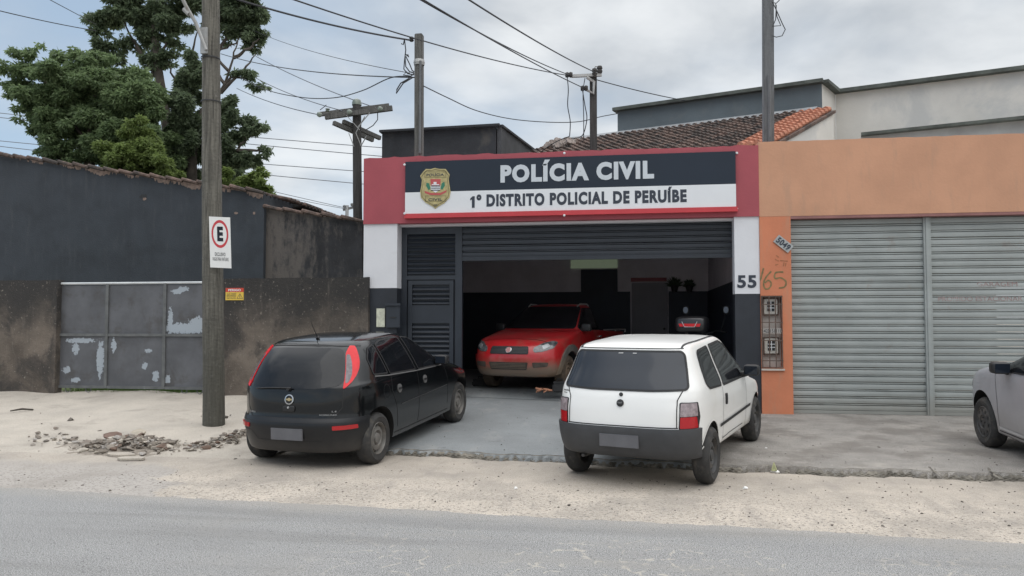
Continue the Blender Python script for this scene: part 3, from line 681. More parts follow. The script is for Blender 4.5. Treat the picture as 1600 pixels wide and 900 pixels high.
# grass behind the gate foot
g = MB()
for i in range(5200):
    x = rnd.uniform(gx[0]-.1, gx[3]+.2); y = YG+rnd.uniform(.05, 1.6); z = .26; h = rnd.uniform(.04, .16); a = rnd.uniform(0, 6.28); w_ = rnd.uniform(.004, .009)
    d = Vector((math.cos(a), math.sin(a), 0)); t = Vector((rnd.uniform(-.04, .04), rnd.uniform(-.04, .04), h)); p = Vector((x, y, z))
    g.face([p-d*w_, p+d*w_, p+t])
o = build('grass', g, grass_m); tag(o, 'green grass growing behind and under the metal gate', 'grass', kind='stuff')
g = MB(); g.box((-16, Y0+.15, 0), (XA-.03, 24, .262)); struct(build('lawn', g, mat('yard_soil', (.10, .13, .05), .95, .3, 3)))

# ================================================================== dark house on the left
YH = 17.5
def tilted_house(name, label, p0, p1, Y, m, depth, tr=.052, edge=.16):
    a, b_ = at(*p0, Y), at(*p1, Y); loc = ((a.x+b_.x)/2, Y, 0)
    t = thing(name, label, 'building', loc)
    k = 50; topl = [(lerp(b_.x, a.x, i/k), Y, lerp(b_.z, a.z, i/k)) for i in range(k+1)]
    g = MB(); g.prism([(a.x, Y, 0), (b_.x, Y, 0)]+topl, (0, depth, 0)); wl = build('wall', g, m, t)
    g = MB(); n_ = int((b_-a).length/.42); d = (b_-a)/n_; up = Vector((0, 0, 1))
    for row in range(0, int(depth/.22)):
        y = -.10+row*.22
        for i in range(n_):
            if row > 2 and i % 2: continue
            q = a+d*i+Vector((0, y, .012)); L_ = 1.06 if row <= 2 else 2.06
            r0 = tr*rnd.uniform(.9, 1.1); g.tube([q+up*.045+Vector((0, rnd.uniform(-.02, .02), rnd.uniform(-.01, .012))), q+d*L_+up*.0], [r0, r0*.8], 7, cap=True)
    build('roof', g, tile_m, t, smooth=True)
    return t, a, b_, wl
th, a, b_, wl = tilted_house('dark_house', 'big charcoal painted house wall with sloping tile edge behind the gate', (-260, 206), (413, 303), YH, charcoal, 5)
# bare strip of render under the tiles and the small holes
bare = mat('bare_pink_render', (.25, .185, .155), .95, .3, 9, .5, 20)
g = MB(); k = 260
def strip_pt(u): return at(lerp(30, 413, u), lerp(250, 307, u), YH)
segs = []
for i in range(k):
    u = i/k; x = lerp(30, 413, u)
    on = (math.sin(x*.045+1)+math.sin(x*.13))*.5+rnd.uniform(-.5, .5)
    h = (.015+.06*max(0, on))*(1 if x > 130 else .6)
    segs.append(h if on > -.05 else -.05)
for i in range(k):
    p, q = strip_pt(i/k), strip_pt((i+1)/k); h0, h1 = segs[i], segs[min(i+1, k-1)]
    g.prism([(p.x, YH-.004, p.z+.06), (p.x, YH-.004, p.z-h0), (q.x, YH-.004, q.z-h1), (q.x, YH-.004, q.z+.06)], (0, .003, 0))
build('bare_render', g, bare, th)
for (px, py, w_, h_) in ((224, 307, .11, .07), (369, 333, .05, .03), (397, 333, .035, .04)):
    p = at(px, py, YH); g = MB(); n_ = 11
    g.prism([(p.x+math.cos(6.283*i/n_)*w_*rnd.uniform(.7, 1.2), YH-.003, p.z+math.sin(6.283*i/n_)*h_*rnd.uniform(.7, 1.2)) for i in range(n_)], (0, .002, 0)); build('wall_hole', g, black_p if w_ > .1 else bare, th)
    if w_ > .1:
        g = MB(); g.prism([(p.x+math.cos(6.283*i/n_)*.05*rnd.uniform(.7, 1.2)+.03, YH-.006, p.z-.06+math.sin(6.283*i/n_)*.035*rnd.uniform(.7, 1.2)) for i in range(n_)], (0, .002, 0)); build('broken_render', g, bare, th)
g = MB(); ns_ = mat('dark_blue_side_paint', (.022, .032, .045), .85, .15, 2)
p = at(345, 300, YH)
th2, _, _, _ = tilted_house('mouldy_house', 'lower mouldy dark house wall with sloping tile edge beyond the charcoal wall', (415, 326), (566, 347), 17.62, mould, 4)
g = MB(); a = atd(438, 327, 20.5); b_ = atd(476, 322, 20.0); g.prism([a, b_, b_+Vector((0, 0, .10)), a+Vector((0, 0, .12))], (0, 1.2, 0)); o = build('flat_roof_slab', g, darkwood); tag(o, 'dark flat slab end poking above the mouldy tiled wall', 'slab')

# ================================================================== buildings behind
def quadwall(g, p, q, zlow, th=.2):
    p, q = Vector(p), Vector(q); d = (q-p); d.z = 0; n_ = Vector((-d.y, d.x, 0)).normalized()*th
    if n_.dot(fw) < 0: n_ = -n_
    g.prism([(p.x, p.y, zlow), (q.x, q.y, zlow), q, p], n_)
bx = thing('black_parapet_building', 'mildewed black parapet block rising behind the left end of the crimson fascia', 'building', at(690, 230, 17))
A, B, C_ = at(597, 208, 17), at(775, 198, 17), atd(842, 243, 21.5)
g = MB(); g.prism([(A.x, A.y, 3.8), (B.x, B.y, 3.8), B, A], (0, 3.2, 0)); build('front_wall', g, blackbox, bx)
g = MB(); n_ = Vector((-.12, .0, 0)); g.prism([(B.x+.12, B.y+.01, 3.8), (C_.x, C_.y, 3.8), C_, (B.x+.12, B.y+.01, B.z)], (-.1, .02, 0)); build('side_wall', g, mat('lighter_mildewed_render', (.06, .062, .066), .9, .25, 1.5, .3, 20), bx)
g = MB(); g.bar(A+Vector((-.03, -.03, .02)), B+Vector((.1, -.03, .02)), .2, .05); g.bar(B+Vector((.08, 0, .02)), C_+Vector((0, 0, .02)), .16, .05); build('coping', g, blackbox, bx)

gb = thing('grey_building', 'taller slate and beige building behind the orange shop with mossy coping', 'building', atd(1290, 200, 17.5))
Aw = atd(1284, 130, 17.1); e1 = Vector((-.94, .34, 0)).normalized()
Bw = Aw.copy()
for s_ in range(1, 1500):
    Bw = Aw+e1*s_*.01; v = Bw-CAM
    if v.dot(rt)/v.dot(fw)*F+CX <= 967: break
P1 = atd(1305, 147, 17.9); P2 = atd(1600, 110, 16.2); P3 = P2+(P2-P1)*1.2
P3.z = P2.z
g = MB(); quadwall(g, Bw, Aw, 3.79, .2); build('slate_wall', g, slate, gb)
g = MB(); g.prism([(Bw.x-.001, Bw.y, 3.79), Vector((Bw.x-.001, Bw.y, Bw.z)), Vector((Bw.x+1.5, Bw.y+5, Bw.z)), Vector((Bw.x+1.5, Bw.y+5, 3.79))], (.15, 0, 0)); build('end_wall', g, slate, gb)
d_ = (P1-Aw); d_.z = 0
g = MB(); g.prism([(Aw.x+.003, Aw.y+.0, 2.5), (P1.x, P1.y, 2.5), P1, Vector((Aw.x+.003, Aw.y, Aw.z))], (-.12, .1, 0)); build('side_wall', g, beige, gb)
g = MB(); g.prism([(P1.x+.003, P1.y, 2.5), (P3.x, P3.y, 2.5), P3, P1+Vector((.003, 0, 0))], (.1, .25, 0)); build('rear_wall', g, beige, gb)
g = MB(); up = Vector((0, 0, .03)); g.bar(Bw+up+e1*.08, Aw+up-e1*.04, .34, .08); build('coping', g, mossy, gb)
g = MB(); g.bar(Aw+up*1.01, P1+up*1.01, .3, .078); g.bar(P1+up, P3+up, .34, .082); build('coping', g, mossy, gb)
a = atd(1345, 214, 16.4); b_ = atd(1640, 184, 15.0)
g = MB(); g.prism([a, b_, b_+Vector((0, 0, -1.5)), a+Vector((0, 0, -1.5))], (.05, .12, 0)); build('ledge', g, band_m, gb)
g = MB(); g.bar(a+Vector((0, -.02, .03)), b_+Vector((0, -.02, .03)), .3, .06); build('ledge_coping', g, mossy, gb)

# tiled roof between
tr_ = thing('tiled_roof_house', 'old house with weathered clay tile roof and bright orange verge behind the sign', 'building', atd(1100, 230, 16))
RA = atd(1289, 174, 16.6); RV = atd(1192, 228, 14.8); RB = RA+e1*6.4
down = (RV-RA)
CS = 34; cols = 38; rows = 18; ex_ = (RB-RA)/cols; nn_ = ex_.cross(down).normalized(); nn_ = nn_ if nn_.z > 0 else -nn_
def tiles(g, c0, c1):
    for c in range(c0, c1):
        for r_ in range(rows):
            p = RA+ex_*(c+.5)+down*(r_/rows)+nn_*(.045+rnd.uniform(-.008, .012)); q = p+down*(1.12/rows)+nn_*.018
            rr_ = ex_.length*.42
            g.tube([p-nn_*.02, q], [rr_*.85, rr_], 8)
g = MB(); tiles(g, 3, cols); build('tile_roof', g, tile_m, tr_, smooth=True)
g = MB(); tiles(g, -1, 3); build('tile_verge', g, tile_new, tr_, smooth=True)
g = MB(); g.prism([RA-ex_*1.3, RB, RB+down, RV-ex_*1.3], -nn_*.06); build('roof_board', g, tile_m, tr_)
g = MB(); a, b_ = RA-ex_-nn_*.09, RV-ex_-nn_*.09; g.prism([a, b_, Vector((b_.x, b_.y, 3.79)), Vector((a.x, a.y, 3.79))], (-.12, .03, 0)); build('gable_wall', g, beige, tr_)
g = MB()
fl_ = mat('grey_flashing', (.22, .23, .24), .7, .2, 2)
g.bar(RA+nn_*.05+ex_, RB+nn_*.05, .35, .10, nn_); build('ridge_flashing', g, fl_, tr_)
# collapsed pale tiles at the far left end of the roof
g = MB()
for i in range(46):
    p = atd(rnd.uniform(862, 905), rnd.uniform(223, 236), rnd.uniform(18.8, 19.6)); 
    g.tube([p, p+Vector((rnd.uniform(-.25, .25), -.3, rnd.uniform(-.12, .06)))], [.07, .08], 7)
build('broken_tiles', g, mat('pale_broken_tile', (.35, .30, .27), .9, .5, 6), tr_, smooth=True)
# ================================================================== cars
def pchip(xs, ys, x):
    n = len(xs); h = [xs[i+1]-xs[i] for i in range(n-1)]; dl = [(ys[i+1]-ys[i])/h[i] for i in range(n-1)]
    m = [0]*n; m[0] = dl[0]; m[-1] = dl[-1]
    for i in range(1, n-1):
        if dl[i-1]*dl[i] <= 0: m[i] = 0
        else:
            w1 = 2*h[i]+h[i-1]; w2 = h[i]+2*h[i-1]; m[i] = (w1+w2)/(w1/dl[i-1]+w2/dl[i])
    i = min(max(0, int(np.searchsorted(xs, x, 'right'))-1), n-2); t = (x-xs[i])/h[i]
    return ((2*t**3-3*t**2+1)*ys[i]+(t**3-2*t**2+t)*h[i]*m[i]+(-2*t**3+3*t**2)*ys[i+1]+(t**3-t**2)*h[i]*m[i+1])
class Shape:
    """rings: (xr, zr, xf, zf, W, q_rear, q_front, p)"""
    def __init__(s, rings, sub=9, na=44):
        s.r = rings; ks = list(range(len(rings))); s.rows = []
        nr = (len(rings)-1)*sub
        for i in range(nr+1):
            v = i/sub; s.rows.append([pchip(ks, [r[c] for r in rings], v) for c in range(8)])
        s.na = na; s.sub = sub
    def pt(s, row, a):                       # a: 0 rear centre .. pi front centre (left side, +y)
        xr, zr, xf, zf, W, qr, qf, p = row
        c = math.cos(a); q = qr if c > 0 else qf
        X = abs(c)**(2/p)*(1 if c > 0 else -1); Y = abs(math.sin(a))**(2/q)
        x = (xr+xf)/2-X*(xf-xr)/2
        t = (x-xr)/max(1e-6, xf-xr); z = zr+(zf-zr)*(t*t*(3-2*t))
        return Vector((x, Y*W, z))
    def ring(s, row):
        # uneven angles so that ends get as many points as the corners
        A = []
        for k in range(s.na+1):
            u = k/s.na; A.append(math.pi*u)
        extra = [.004, .015, .035]; A += extra+[math.pi-e for e in extra]; A = sorted(A)
        L_ = [s.pt(row, a) for a in A]
        return L_+[Vector((p.x, -p.y, p.z)) for p in L_[-2:0:-1]]
    def mesh(s):
        mb = MB(); rs = [s.ring(r) for r in s.rows]; n = len(rs[0]); vs = [p for r in rs for p in r]
        fs = [(i*n+k, i*n+(k+1) % n, (i+1)*n+(k+1) % n, (i+1)*n+k) for i in range(len(rs)-1) for k in range(n)]
        fs = [f[::-1] for f in fs]
        fs += [tuple(range(n)), tuple(range((len(rs)-1)*n, len(rs)*n))[::-1]]
        mb.add(vs, fs); return mb
    def row(s, v): ks = list(range(len(s.r))); return [pchip(ks, [r[c] for r in s.r], v) for c in range(8)]
    def shell(s, v0, v1, a0, a1, off, nv=10, na=40, mirror=True, inner=.03):
        """strip of the skin pushed outwards, with closed edges; angle range on +y, mirrored through the centre when a0 == 0 or a1 == pi"""
        mb = MB(); A = []
        if mirror: A = [(a, 1) for a in np.linspace(a1, a0, na+1)] + [(a, -1) for a in np.linspace(a0, a1, na+1)][1:]
        else: A = [(a, 1) for a in np.linspace(a0, a1, na+1)]
        def P(v, aa):
            row = s.row(v); p = s.pt(row, aa[0]); q = Vector((p.x, p.y*aa[1], p.z)); return q
        rows = []
        vs_ = np.linspace(v0, v1, nv+1)
        for v in vs_: rows.append([P(v, a) for a in A])
        n = len(A); outv = []; inv = []
        cxm = sum(p.x for r in rows for p in r)/(n*len(rows))
        for i, r in enumerate(rows):
            for k, p in enumerate(r):
                du = r[min(k+1, n-1)]-r[max(k-1, 0)]; dv = rows[min(i+1, nv)][k]-rows[max(i-1, 0)][k]
                nn = du.cross(dv)
                c = Vector((1.8, 0, p.z))
                nn = nn.normalized() if nn.length > 1e-9 else (p-c).normalized()
                if nn.dot(p-c) < 0: nn = -nn
                outv.append(p+nn*off); inv.append(p-nn*inner)
        nt_ = len(outv); vs2 = outv+inv; fs = []
        for i in range(nv):
            for k in range(n-1):
                fs.append((i*n+k, i*n+k+1, (i+1)*n+k+1, (i+1)*n+k)); fs.append(tuple(x+nt_ for x in (i*n+k, (i+1)*n+k, (i+1)*n+k+1, i*n+k+1)))
        for k in range(n-1):
            fs.append((k+1, k, k+nt_, k+1+nt_)); j = nv*n; fs.append((j+k, j+k+1, j+k+1+nt_, j+k+nt_))
        for i in range(nv):
            fs.append((i*n, (i+1)*n, (i+1)*n+nt_, i*n+nt_)); e = n-1; fs.append(((i+1)*n+e, i*n+e, i*n+e+nt_, (i+1)*n+e+nt_))
        mb.add(vs2, fs); return mb
VIEW = {'rear': 0, 'left': -90, 'front': 180, 'right': 90}
class Car:
    def __init__(s, name, label, loc, heading, pitch, shape, parts2=None, roll=0):
        s.t = thing(name, label, 'car', loc, (roll, -pitch, math.pi/2-heading)); s.shape = shape
        mb = shape.mesh(); s.tree = BVHTree.FromPolygons([tuple(v) for v in mb.v], [tuple(f) for f in mb.f]); s.mb = mb
    def finish_body(s, m, wells, m_in, name='body', extra=None, z_in=.12):
        me = bpy.data.meshes.new(name); me.from_pydata(s.mb.v, [], s.mb.f)
        bm = bmesh.new(); bm.from_mesh(me); bmesh.ops.recalc_face_normals(bm, faces=bm.faces); bm.to_mesh(me); bm.free()
        me.materials.append(m); me.materials.append(m_in)
        o = bpy.data.objects.new(name, me); COL.objects.link(o); cuts = []
        for (cx_, cz_, ra, depth) in wells:
            for sg in (1, -1):
                c = MB(); W = 1.2
                c.cur = 0; y0, y1 = (W-depth, W) if sg > 0 else (-W, -W+depth)
                n = 40; pr = [(cx_+ra*math.cos(2*math.pi*k/n), y0, cz_+ra*math.sin(2*math.pi*k/n)) for k in range(n)]
                c.prism(pr, (0, y1-y0, 0)); cm_ = bpy.data.meshes.new('c'); cm_.from_pydata(c.v, [], c.f)
                bm = bmesh.new(); bm.from_mesh(cm_); bmesh.ops.recalc_face_normals(bm, faces=bm.faces); bm.to_mesh(cm_); bm.free()
                cm_.materials.append(m_in); co = bpy.data.objects.new('c', cm_); COL.objects.link(co); cuts.append(co)
                md = o.modifiers.new('b', 'BOOLEAN'); md.operation = 'DIFFERENCE'; md.solver = 'EXACT'; md.object = co
                md.material_mode = 'TRANSFER'
        if extra:
            for mbx in extra:
                cm_ = bpy.data.meshes.new('c'); cm_.from_pydata([tuple(v) for v in mbx.v], [], mbx.f); cm_.materials.append(m_in)
                bm = bmesh.new(); bm.from_mesh(cm_); bmesh.ops.recalc_face_normals(bm, faces=bm.faces); bm.to_mesh(cm_); bm.free()
                co = bpy.data.objects.new('c', cm_); COL.objects.link(co); cuts.append(co)
                md = o.modifiers.new('b', 'BOOLEAN'); md.operation = 'DIFFERENCE'; md.solver = 'EXACT'; md.object = co; md.material_mode = 'TRANSFER'
        bpy.context.view_layer.update()
        me2 = bpy.data.meshes.new_from_object(o.evaluated_get(bpy.context.evaluated_depsgraph_get()))
        bpy.data.objects.remove(o)
        for co in cuts: bpy.data.objects.remove(co)
        me2.name = name; me2.polygons.foreach_set('use_smooth', [True]*len(me2.polygons)); me2.set_sharp_from_angle(angle=R(38))
        o = bpy.data.objects.new(name, me2); COL.objects.link(o); o.parent = s.t; s.body = o; return o
    def cast(s, u, z, az):
        a = R(az); d = Vector((math.cos(a), math.sin(a), 0)); ua = Vector((-math.sin(a), math.cos(a), 0))
        o = Vector((1.9, 0, 0))*1; base = Vector((1.9, 0, 0))
        org = ua*(u-(base.dot(ua) if az in (0, 180, 90, -90) else 0))+base*1
        # u measured along ua from the car origin for the four square views
        org = (ua*u if az in (0, 180, 90, -90) else base+ua*u); org = Vector((org.x, org.y, 0))
        org = org-d*(6); org.z = z
        h, n, i, dd = s.tree.ray_cast(org, d)
        if h is None:
            h, n, i, dd = s.tree.find_nearest(org+d*4.5)
        if n.dot(d) > 0: n = -n
        return h, n
    def casttop(s, x, y):
        h, n, i, dd = s.tree.ray_cast(Vector((x, y, 5)), Vector((0, 0, -1)))
        if h is None: h, n, i, dd = s.tree.find_nearest(Vector((x, y, 1)))
        return h, (n if n.z > 0 else -n)
    def patch(s, name, poly, az, m, off=.004, r=0., parent=None, mirror=False, grid=.045, depth=.02, smooth=True):
        if r: poly = rpoly(poly, r)
        bm = bmesh.new(); vs = [bm.verts.new((p[0], p[1], 0)) for p in poly]; bm.faces.new(vs)
        xs = [p[0] for p in poly]; ys = [p[1] for p in poly]
        for ax, lo, hi in ((0, min(xs), max(xs)), (1, min(ys), max(ys))):
            k = int((hi-lo)/grid)
            for i in range(1, k+1):
                co = [0, 0, 0]; co[ax] = lo+(hi-lo)*i/(k+1); no = [0, 0, 0]; no[ax] = 1
                bmesh.ops.bisect_plane(bm, geom=bm.verts[:]+bm.edges[:]+bm.faces[:], plane_co=co, plane_no=no)
        bmesh.ops.triangulate(bm, faces=[f for f in bm.faces if len(f.verts) > 4])
        bm.normal_update()
        hits = {}
        for v in bm.verts:
            h, n = (s.casttop(v.co.x, v.co.y) if az == 'top' else s.cast(v.co.x, v.co.y, az)); hits[v.index if False else id(v)] = 0
            v.co = h+n*off
            v.tag = True
        bm.verts.index_update(); bm.normal_update()
        be = [e for e in bm.edges if len(e.link_faces) == 1]
        ret = bmesh.ops.extrude_edge_only(bm, edges=be)
        cen = Vector((1.9, 0, .7))
        for v in [g_ for g_ in ret['geom'] if isinstance(g_, bmesh.types.BMVert)]:
            h, n, i, dd = s.tree.find_nearest(v.co)
            n = n if n.dot(v.co-h) > 0 else -n
            v.co = v.co-n*(depth+off)
        bmesh.ops.recalc_face_normals(bm, faces=bm.faces)
        # make the outside face outwards
        bm.faces.ensure_lookup_table()
        me = bpy.data.meshes.new(name)
        bm.to_mesh(me); bm.free()
        if mirror == 'only': me.transform(Matrix.Scale(-1, 4, (0, 1, 0))); me.flip_normals()
        me.materials.append(m)
        if smooth: me.polygons.foreach_set('use_smooth', [True]*len(me.polygons)); me.set_sharp_from_angle(angle=R(35))
        o = bpy.data.objects.new(name, me); COL.objects.link(o); o.parent = parent or s.t
        if mirror is True:
            me2 = me.copy(); me2.transform(Matrix.Scale(-1, 4, (0, 1, 0))); me2.flip_normals()
            o2 = bpy.data.objects.new(name, me2); COL.objects.link(o2); o2.parent = parent or s.t; return o, o2
        return o
    def line(s, mb, pts, az, wd=.007, off=.0025, mirror=False, closed=False, step=.04):
        pts = [Vector((*p, 0)) for p in pts]
        if closed: pts.append(pts[0])
        q = []
        for i in range(len(pts)-1):
            k = max(1, int((pts[i+1]-pts[i]).length/step)); q += [pts[i].lerp(pts[i+1], j/k) for j in range(k)]
        q.append(pts[-1]); H = []
        for p in q:
            h, n = (s.casttop(p.x, p.y) if az == 'top' else s.cast(p.x, p.y, az)); H.append((h+n*off, n))
        for sg in ((1, -1) if mirror else (1,)):
            prev = None
            vs = []
            for i, (h, n) in enumerate(H):
                d = (H[min(i+1, len(H)-1)][0]-H[max(0, i-1)][0]).normalized(); sd = d.cross(n).normalized()*wd/2
                a, b_ = h-sd, h+sd; vs += [Vector((a.x, a.y*sg, a.z)), Vector((b_.x, b_.y*sg, b_.z))]
            mb.add(vs, [((2*i, 2*i+1, 2*i+3, 2*i+2) if sg > 0 else (2*i, 2*i+2, 2*i+3, 2*i+1)) for i in range(len(H)-1)])
        return mb
    def wheel(s, x, y, z, r, wdt, rimr, side, rim_m, tyre_m, style, mud=None, steer=0):
        ax = Vector((math.sin(steer)*-1, math.cos(steer), 0))*side; c = Vector((x, y*side, z))
        pr = [(rimr*.97, -.03), (rimr, -.002), (rimr*1.02, .0)]
        w2 = wdt/2
        prof = [(rimr*.98, -w2+.02), (rimr*1.03, -w2+.005), (lerp(rimr, r, .55), -w2-.008), (r-.018, -w2+.008), (r-.004, -w2+.028), (r, -w2+.045), (r, w2-.045), (r-.004, w2-.028), (r-.018, w2-.008), (lerp(rimr, r, .55), w2+.008), (rimr*1.03, w2-.005), (rimr*.98, w2-.02), (rimr*.98, -w2+.02)]
        g = MB(); g.lathe(prof, c, ax, 44)
        for k in range(4):      # tread grooves
            h = lerp(-w2+.045, w2-.045, (k+.5)/4); g.lathe([(r+.0005, h-.004), (r+.0005, h+.004)], c, ax, 44)
        ty = build('wheel', g, tyre_m, s.t, local=True, smooth=True, angle=30)
        g = MB()
        if style == 'steel':
            g.lathe([(rimr*1.0, w2-.012), (rimr*.96, w2-.006), (rimr*.93, w2-.02), (rimr*.88, w2-.06), (rimr*.80, w2-.065), (rimr*.72, w2-.03), (rimr*.5, w2-.022), (rimr*.42, w2-.045), (rimr*.36, w2-.05), (rimr*.30, w2-.02), (rimr*.1, w2-.012), (0, w2-.012)], c, ax, 36)
        elif style == 'cap':
            g.lathe([(rimr*1.0, w2-.008), (rimr*.95, w2-.002), (rimr*.9, w2-.014), (rimr*.75, w2-.004), (rimr*.45, w2+.004), (rimr*.4, w2-.01), (rimr*.2, w2-.004), (0, w2-.003)], c, ax, 36)
        rm = build('rim', g, rim_m, ty, local=True, smooth=True, angle=30)
        g = MB(); a = ax.orthogonal().normalized(); b_ = ax.cross(a)
        nh, rh, hr = (16, .79, .012) if style == 'steel' else (10, .7, .02)
        for k in range(nh):
            t = 2*math.pi*k/nh; d = a*math.cos(t)+b_*math.sin(t)
            hh = w2-.061 if style == 'steel' else w2-.0035
            if style == 'steel': hh = w2-.062; rr_ = rimr*.80
            else: rr_ = rimr*.72
            g.lathe([(hr, 0), (hr*.98, .004), (0, .004)], c+d*rr_+ax*hh, ax, 8)
        for k in range(4):
            t = 2*math.pi*(k+.5)/4; d = a*math.cos(t)+b_*math.sin(t)
            g.lathe([(.011, 0), (.011, .012), (0, .012)], c+d*.05+ax*(w2-.036 if style == 'steel' else w2-.006), ax, 6)
        build('rim_hole', g, black_p, ty, local=True)
        return ty
def rpoly(pts, r, seg=5):
    out = []; n = len(pts)
    for i in range(n):
        rr = r[i] if isinstance(r, (list, tuple)) else r
        p0, p1, p2 = (Vector((*pts[(i+k) % n], 0)) for k in (-1, 0, 1))
        a, b_ = (p0-p1), (p2-p1); d = min(rr, a.length*.48, b_.length*.48)
        if d < .003: out.append((p1.x, p1.y)); continue
        A, B = p1+a.normalized()*d, p1+b_.normalized()*d
        for k in range(seg+1):
            t = k/seg; q = A*(1-t)**2+p1*2*t*(1-t)+B*t*t; out.append((q.x, q.y))
    return out
def rbox(mb, c, dx, dy, dz, taper=.8, rot=None):        # rounded pebble-like box
    c = Vector(c); n = 10
    for_v = []
    for j in range(n+1):
        ph = -math.pi/2+math.pi*j/n
        for i in range(16):
            th_ = 2*math.pi*i/16
            cx_, sx_ = math.cos(th_), math.sin(th_); cp, sp_ = math.cos(ph), math.sin(ph)
            f = lambda v, e=.45: (abs(v)**e)*(1 if v >= 0 else -1)
            p = Vector((dx*f(cp)*f(cx_), dy*f(cp)*f(sx_), dz*f(sp_)))
            p.z *= 1
            if rot: p.rotate(rot)
            for_v.append(c+p)
    fs = [(j*16+i, j*16+(i+1) % 16, (j+1)*16+(i+1) % 16, (j+1)*16+i) for j in range(n) for i in range(16)]
    return mb.add(for_v, fs)

tyre = mat('dusty_tyre_rubber', (.035, .034, .033), .85, .25, 9, .2, 60, dirt=((.12, .105, .085), .5, 7, .5))
tyre_mud = mat('muddy_tyre', (.10, .075, .055), .95, .35, 8, .5, 50)
steel_rim = mat('grey_steel_rim', (.17, .162, .15), .6, .2, 9, metal=.3, dirt=((.16, .13, .10), .6, 8, .5))
blk_rim = mat('black_dusty_rim', (.05, .05, .05), .6, .2, 9, dirt=((.14, .12, .10), .6, 8, .5))
mud_rim = mat('muddy_rim', (.16, .115, .08), .9, .3, 8, .3, 50)
well = mat('dark_wheel_well', (.008, .008, .008), .95, .1)
tglass = mat('dark_tinted_glass', (.006, .007, .009), .05, .1, 2, spec=.4, dirt=((.018, .018, .02), .5, 6, .5))
uglass = mat('grey_tinted_rear_glass', (.012, .017, .026), .08, .1, 2, spec=.5)
rub = mat('black_rubber_seal', (.012, .012, .013), .6, .1)
chrome = mat('chrome_trim', (.6, .6, .6), .2, .05, metal=.9)
lampred = mat('red_lamp_plastic', (.42, .015, .02), .2, .1, 8, coat=.15)
lampred2 = mat('bright_red_lamp_plastic', (.62, .015, .022), .2, .1, 8, coat=.1, spec=.35)
lampclear = mat('grey_pink_lamp_lens', (.30, .25, .26), .2, .25, 25, coat=.4)
lampgrey = mat('smoky_lamp_lens', (.13, .11, .12), .2, .3, 25, coat=.3)
headl = mat('headlamp_lens', (.10, .105, .11), .1, .5, 14, coat=1)
reflr = mat('headlamp_reflector', (.32, .33, .34), .3, .2, 20, metal=.3)
plate_m = mat('grey_number_plate', (.12, .12, .13), .6, .1, 5)
def wash(zlow, zhigh, colour, amt): return tint(zhigh, zlow, colour, amt, 5, .25)
def speck(nt, c, v, b):
    n = ramp(nt, noise(nt, v, 60, 4, .7), .62, .68, 0, .35); return mix(nt, n, c, (.2, .19, .17))

# ---------------------------------------------------------------- black rounded five-door hatchback
bpaint = mat('dusty_black_car_paint', (.006, .007, .008), .14, .2, 2, coat=.25, spec=.42, extra=wash(.2, .42, (.05, .046, .04), .4))
bbump = mat('black_bumper_paint', (.012, .013, .015), .35, .2, 2, spec=.4, extra=wash(.2, .45, (.06, .055, .05), .6))
cr = [  # xr  zr   xf   zf    W   qr  qf   p
    (.26, .20, 3.50, .20, .70, 3.4, 3, 8), (.09, .23, 3.66, .23, .78, 3.2, 3, 8), (.035, .34, 3.78, .36, .805, 3.0, 2.8, 8), (.00, .52, 3.82, .50, .822, 3.0, 2.7, 8), (.035, .60, 3.80, .62, .824, 3.0, 2.7, 8),
    (.045, .64, 3.76, .69, .823, 3.0, 2.7, 8), (.06, .78, 3.50, .79, .82, 3.0, 3, 8), (.095, .92, 2.92, .93, .80, 3.0, 4, 8), (.13, .98, 2.68, 1.00, .78, 3.0, 4, 7), (.26, 1.19, 2.28, 1.20, .695, 3.2, 4, 6), (.42, 1.345, 1.93, 1.37, .605, 3.4, 4, 6),
    (.52, 1.395, 1.78, 1.41, .55, 3.4, 3.6, 5), (.74, 1.425, 1.56, 1.43, .40, 3, 3, 4), (1.0, 1.44, 1.3, 1.44, .15, 2.4, 2.4, 3), (1.12, 1.442, 1.18, 1.442, .02, 2, 2, 2)]
RRc, FRc = Vector((-2.915, 8.537)), Vector((-2.46, 10.95))
HD = R(9.0)
def place(rr, heading, wb, rear_x, track, dz, zr):
    """origin of a car whose right rear wheel stands at rr"""
    f = Vector((math.sin(heading), math.cos(heading), 0)); l = Vector((-f.y, f.x, 0))
    return Vector((rr[0], rr[1], zr))+l*track-f*rear_x
px_, wb, trk = .62, 2.49, .71
zR, zF = .004, Hs(-2.5, 10.9)
loc = place(RRc, HD, wb, px_, trk, 0, zR); pit = math.asin((zF-zR)/wb); loc.z -= px_*math.sin(pit)
bc = Car('hatchback_car', 'black five-door hatchback with tall red tail lamps parked nose-in left of the garage', loc, HD, pit, Shape(cr))
bc.finish_body(bpaint, [(px_, .30, .355, .52), (px_+wb, .30, .355, .52)], well)
for (x, sd) in ((px_, 1), (px_, -1), (px_+wb, 1), (px_+wb, -1)): bc.wheel(x, trk, .292, .292, .175, .185, sd, steel_rim, tyre, 'steel')
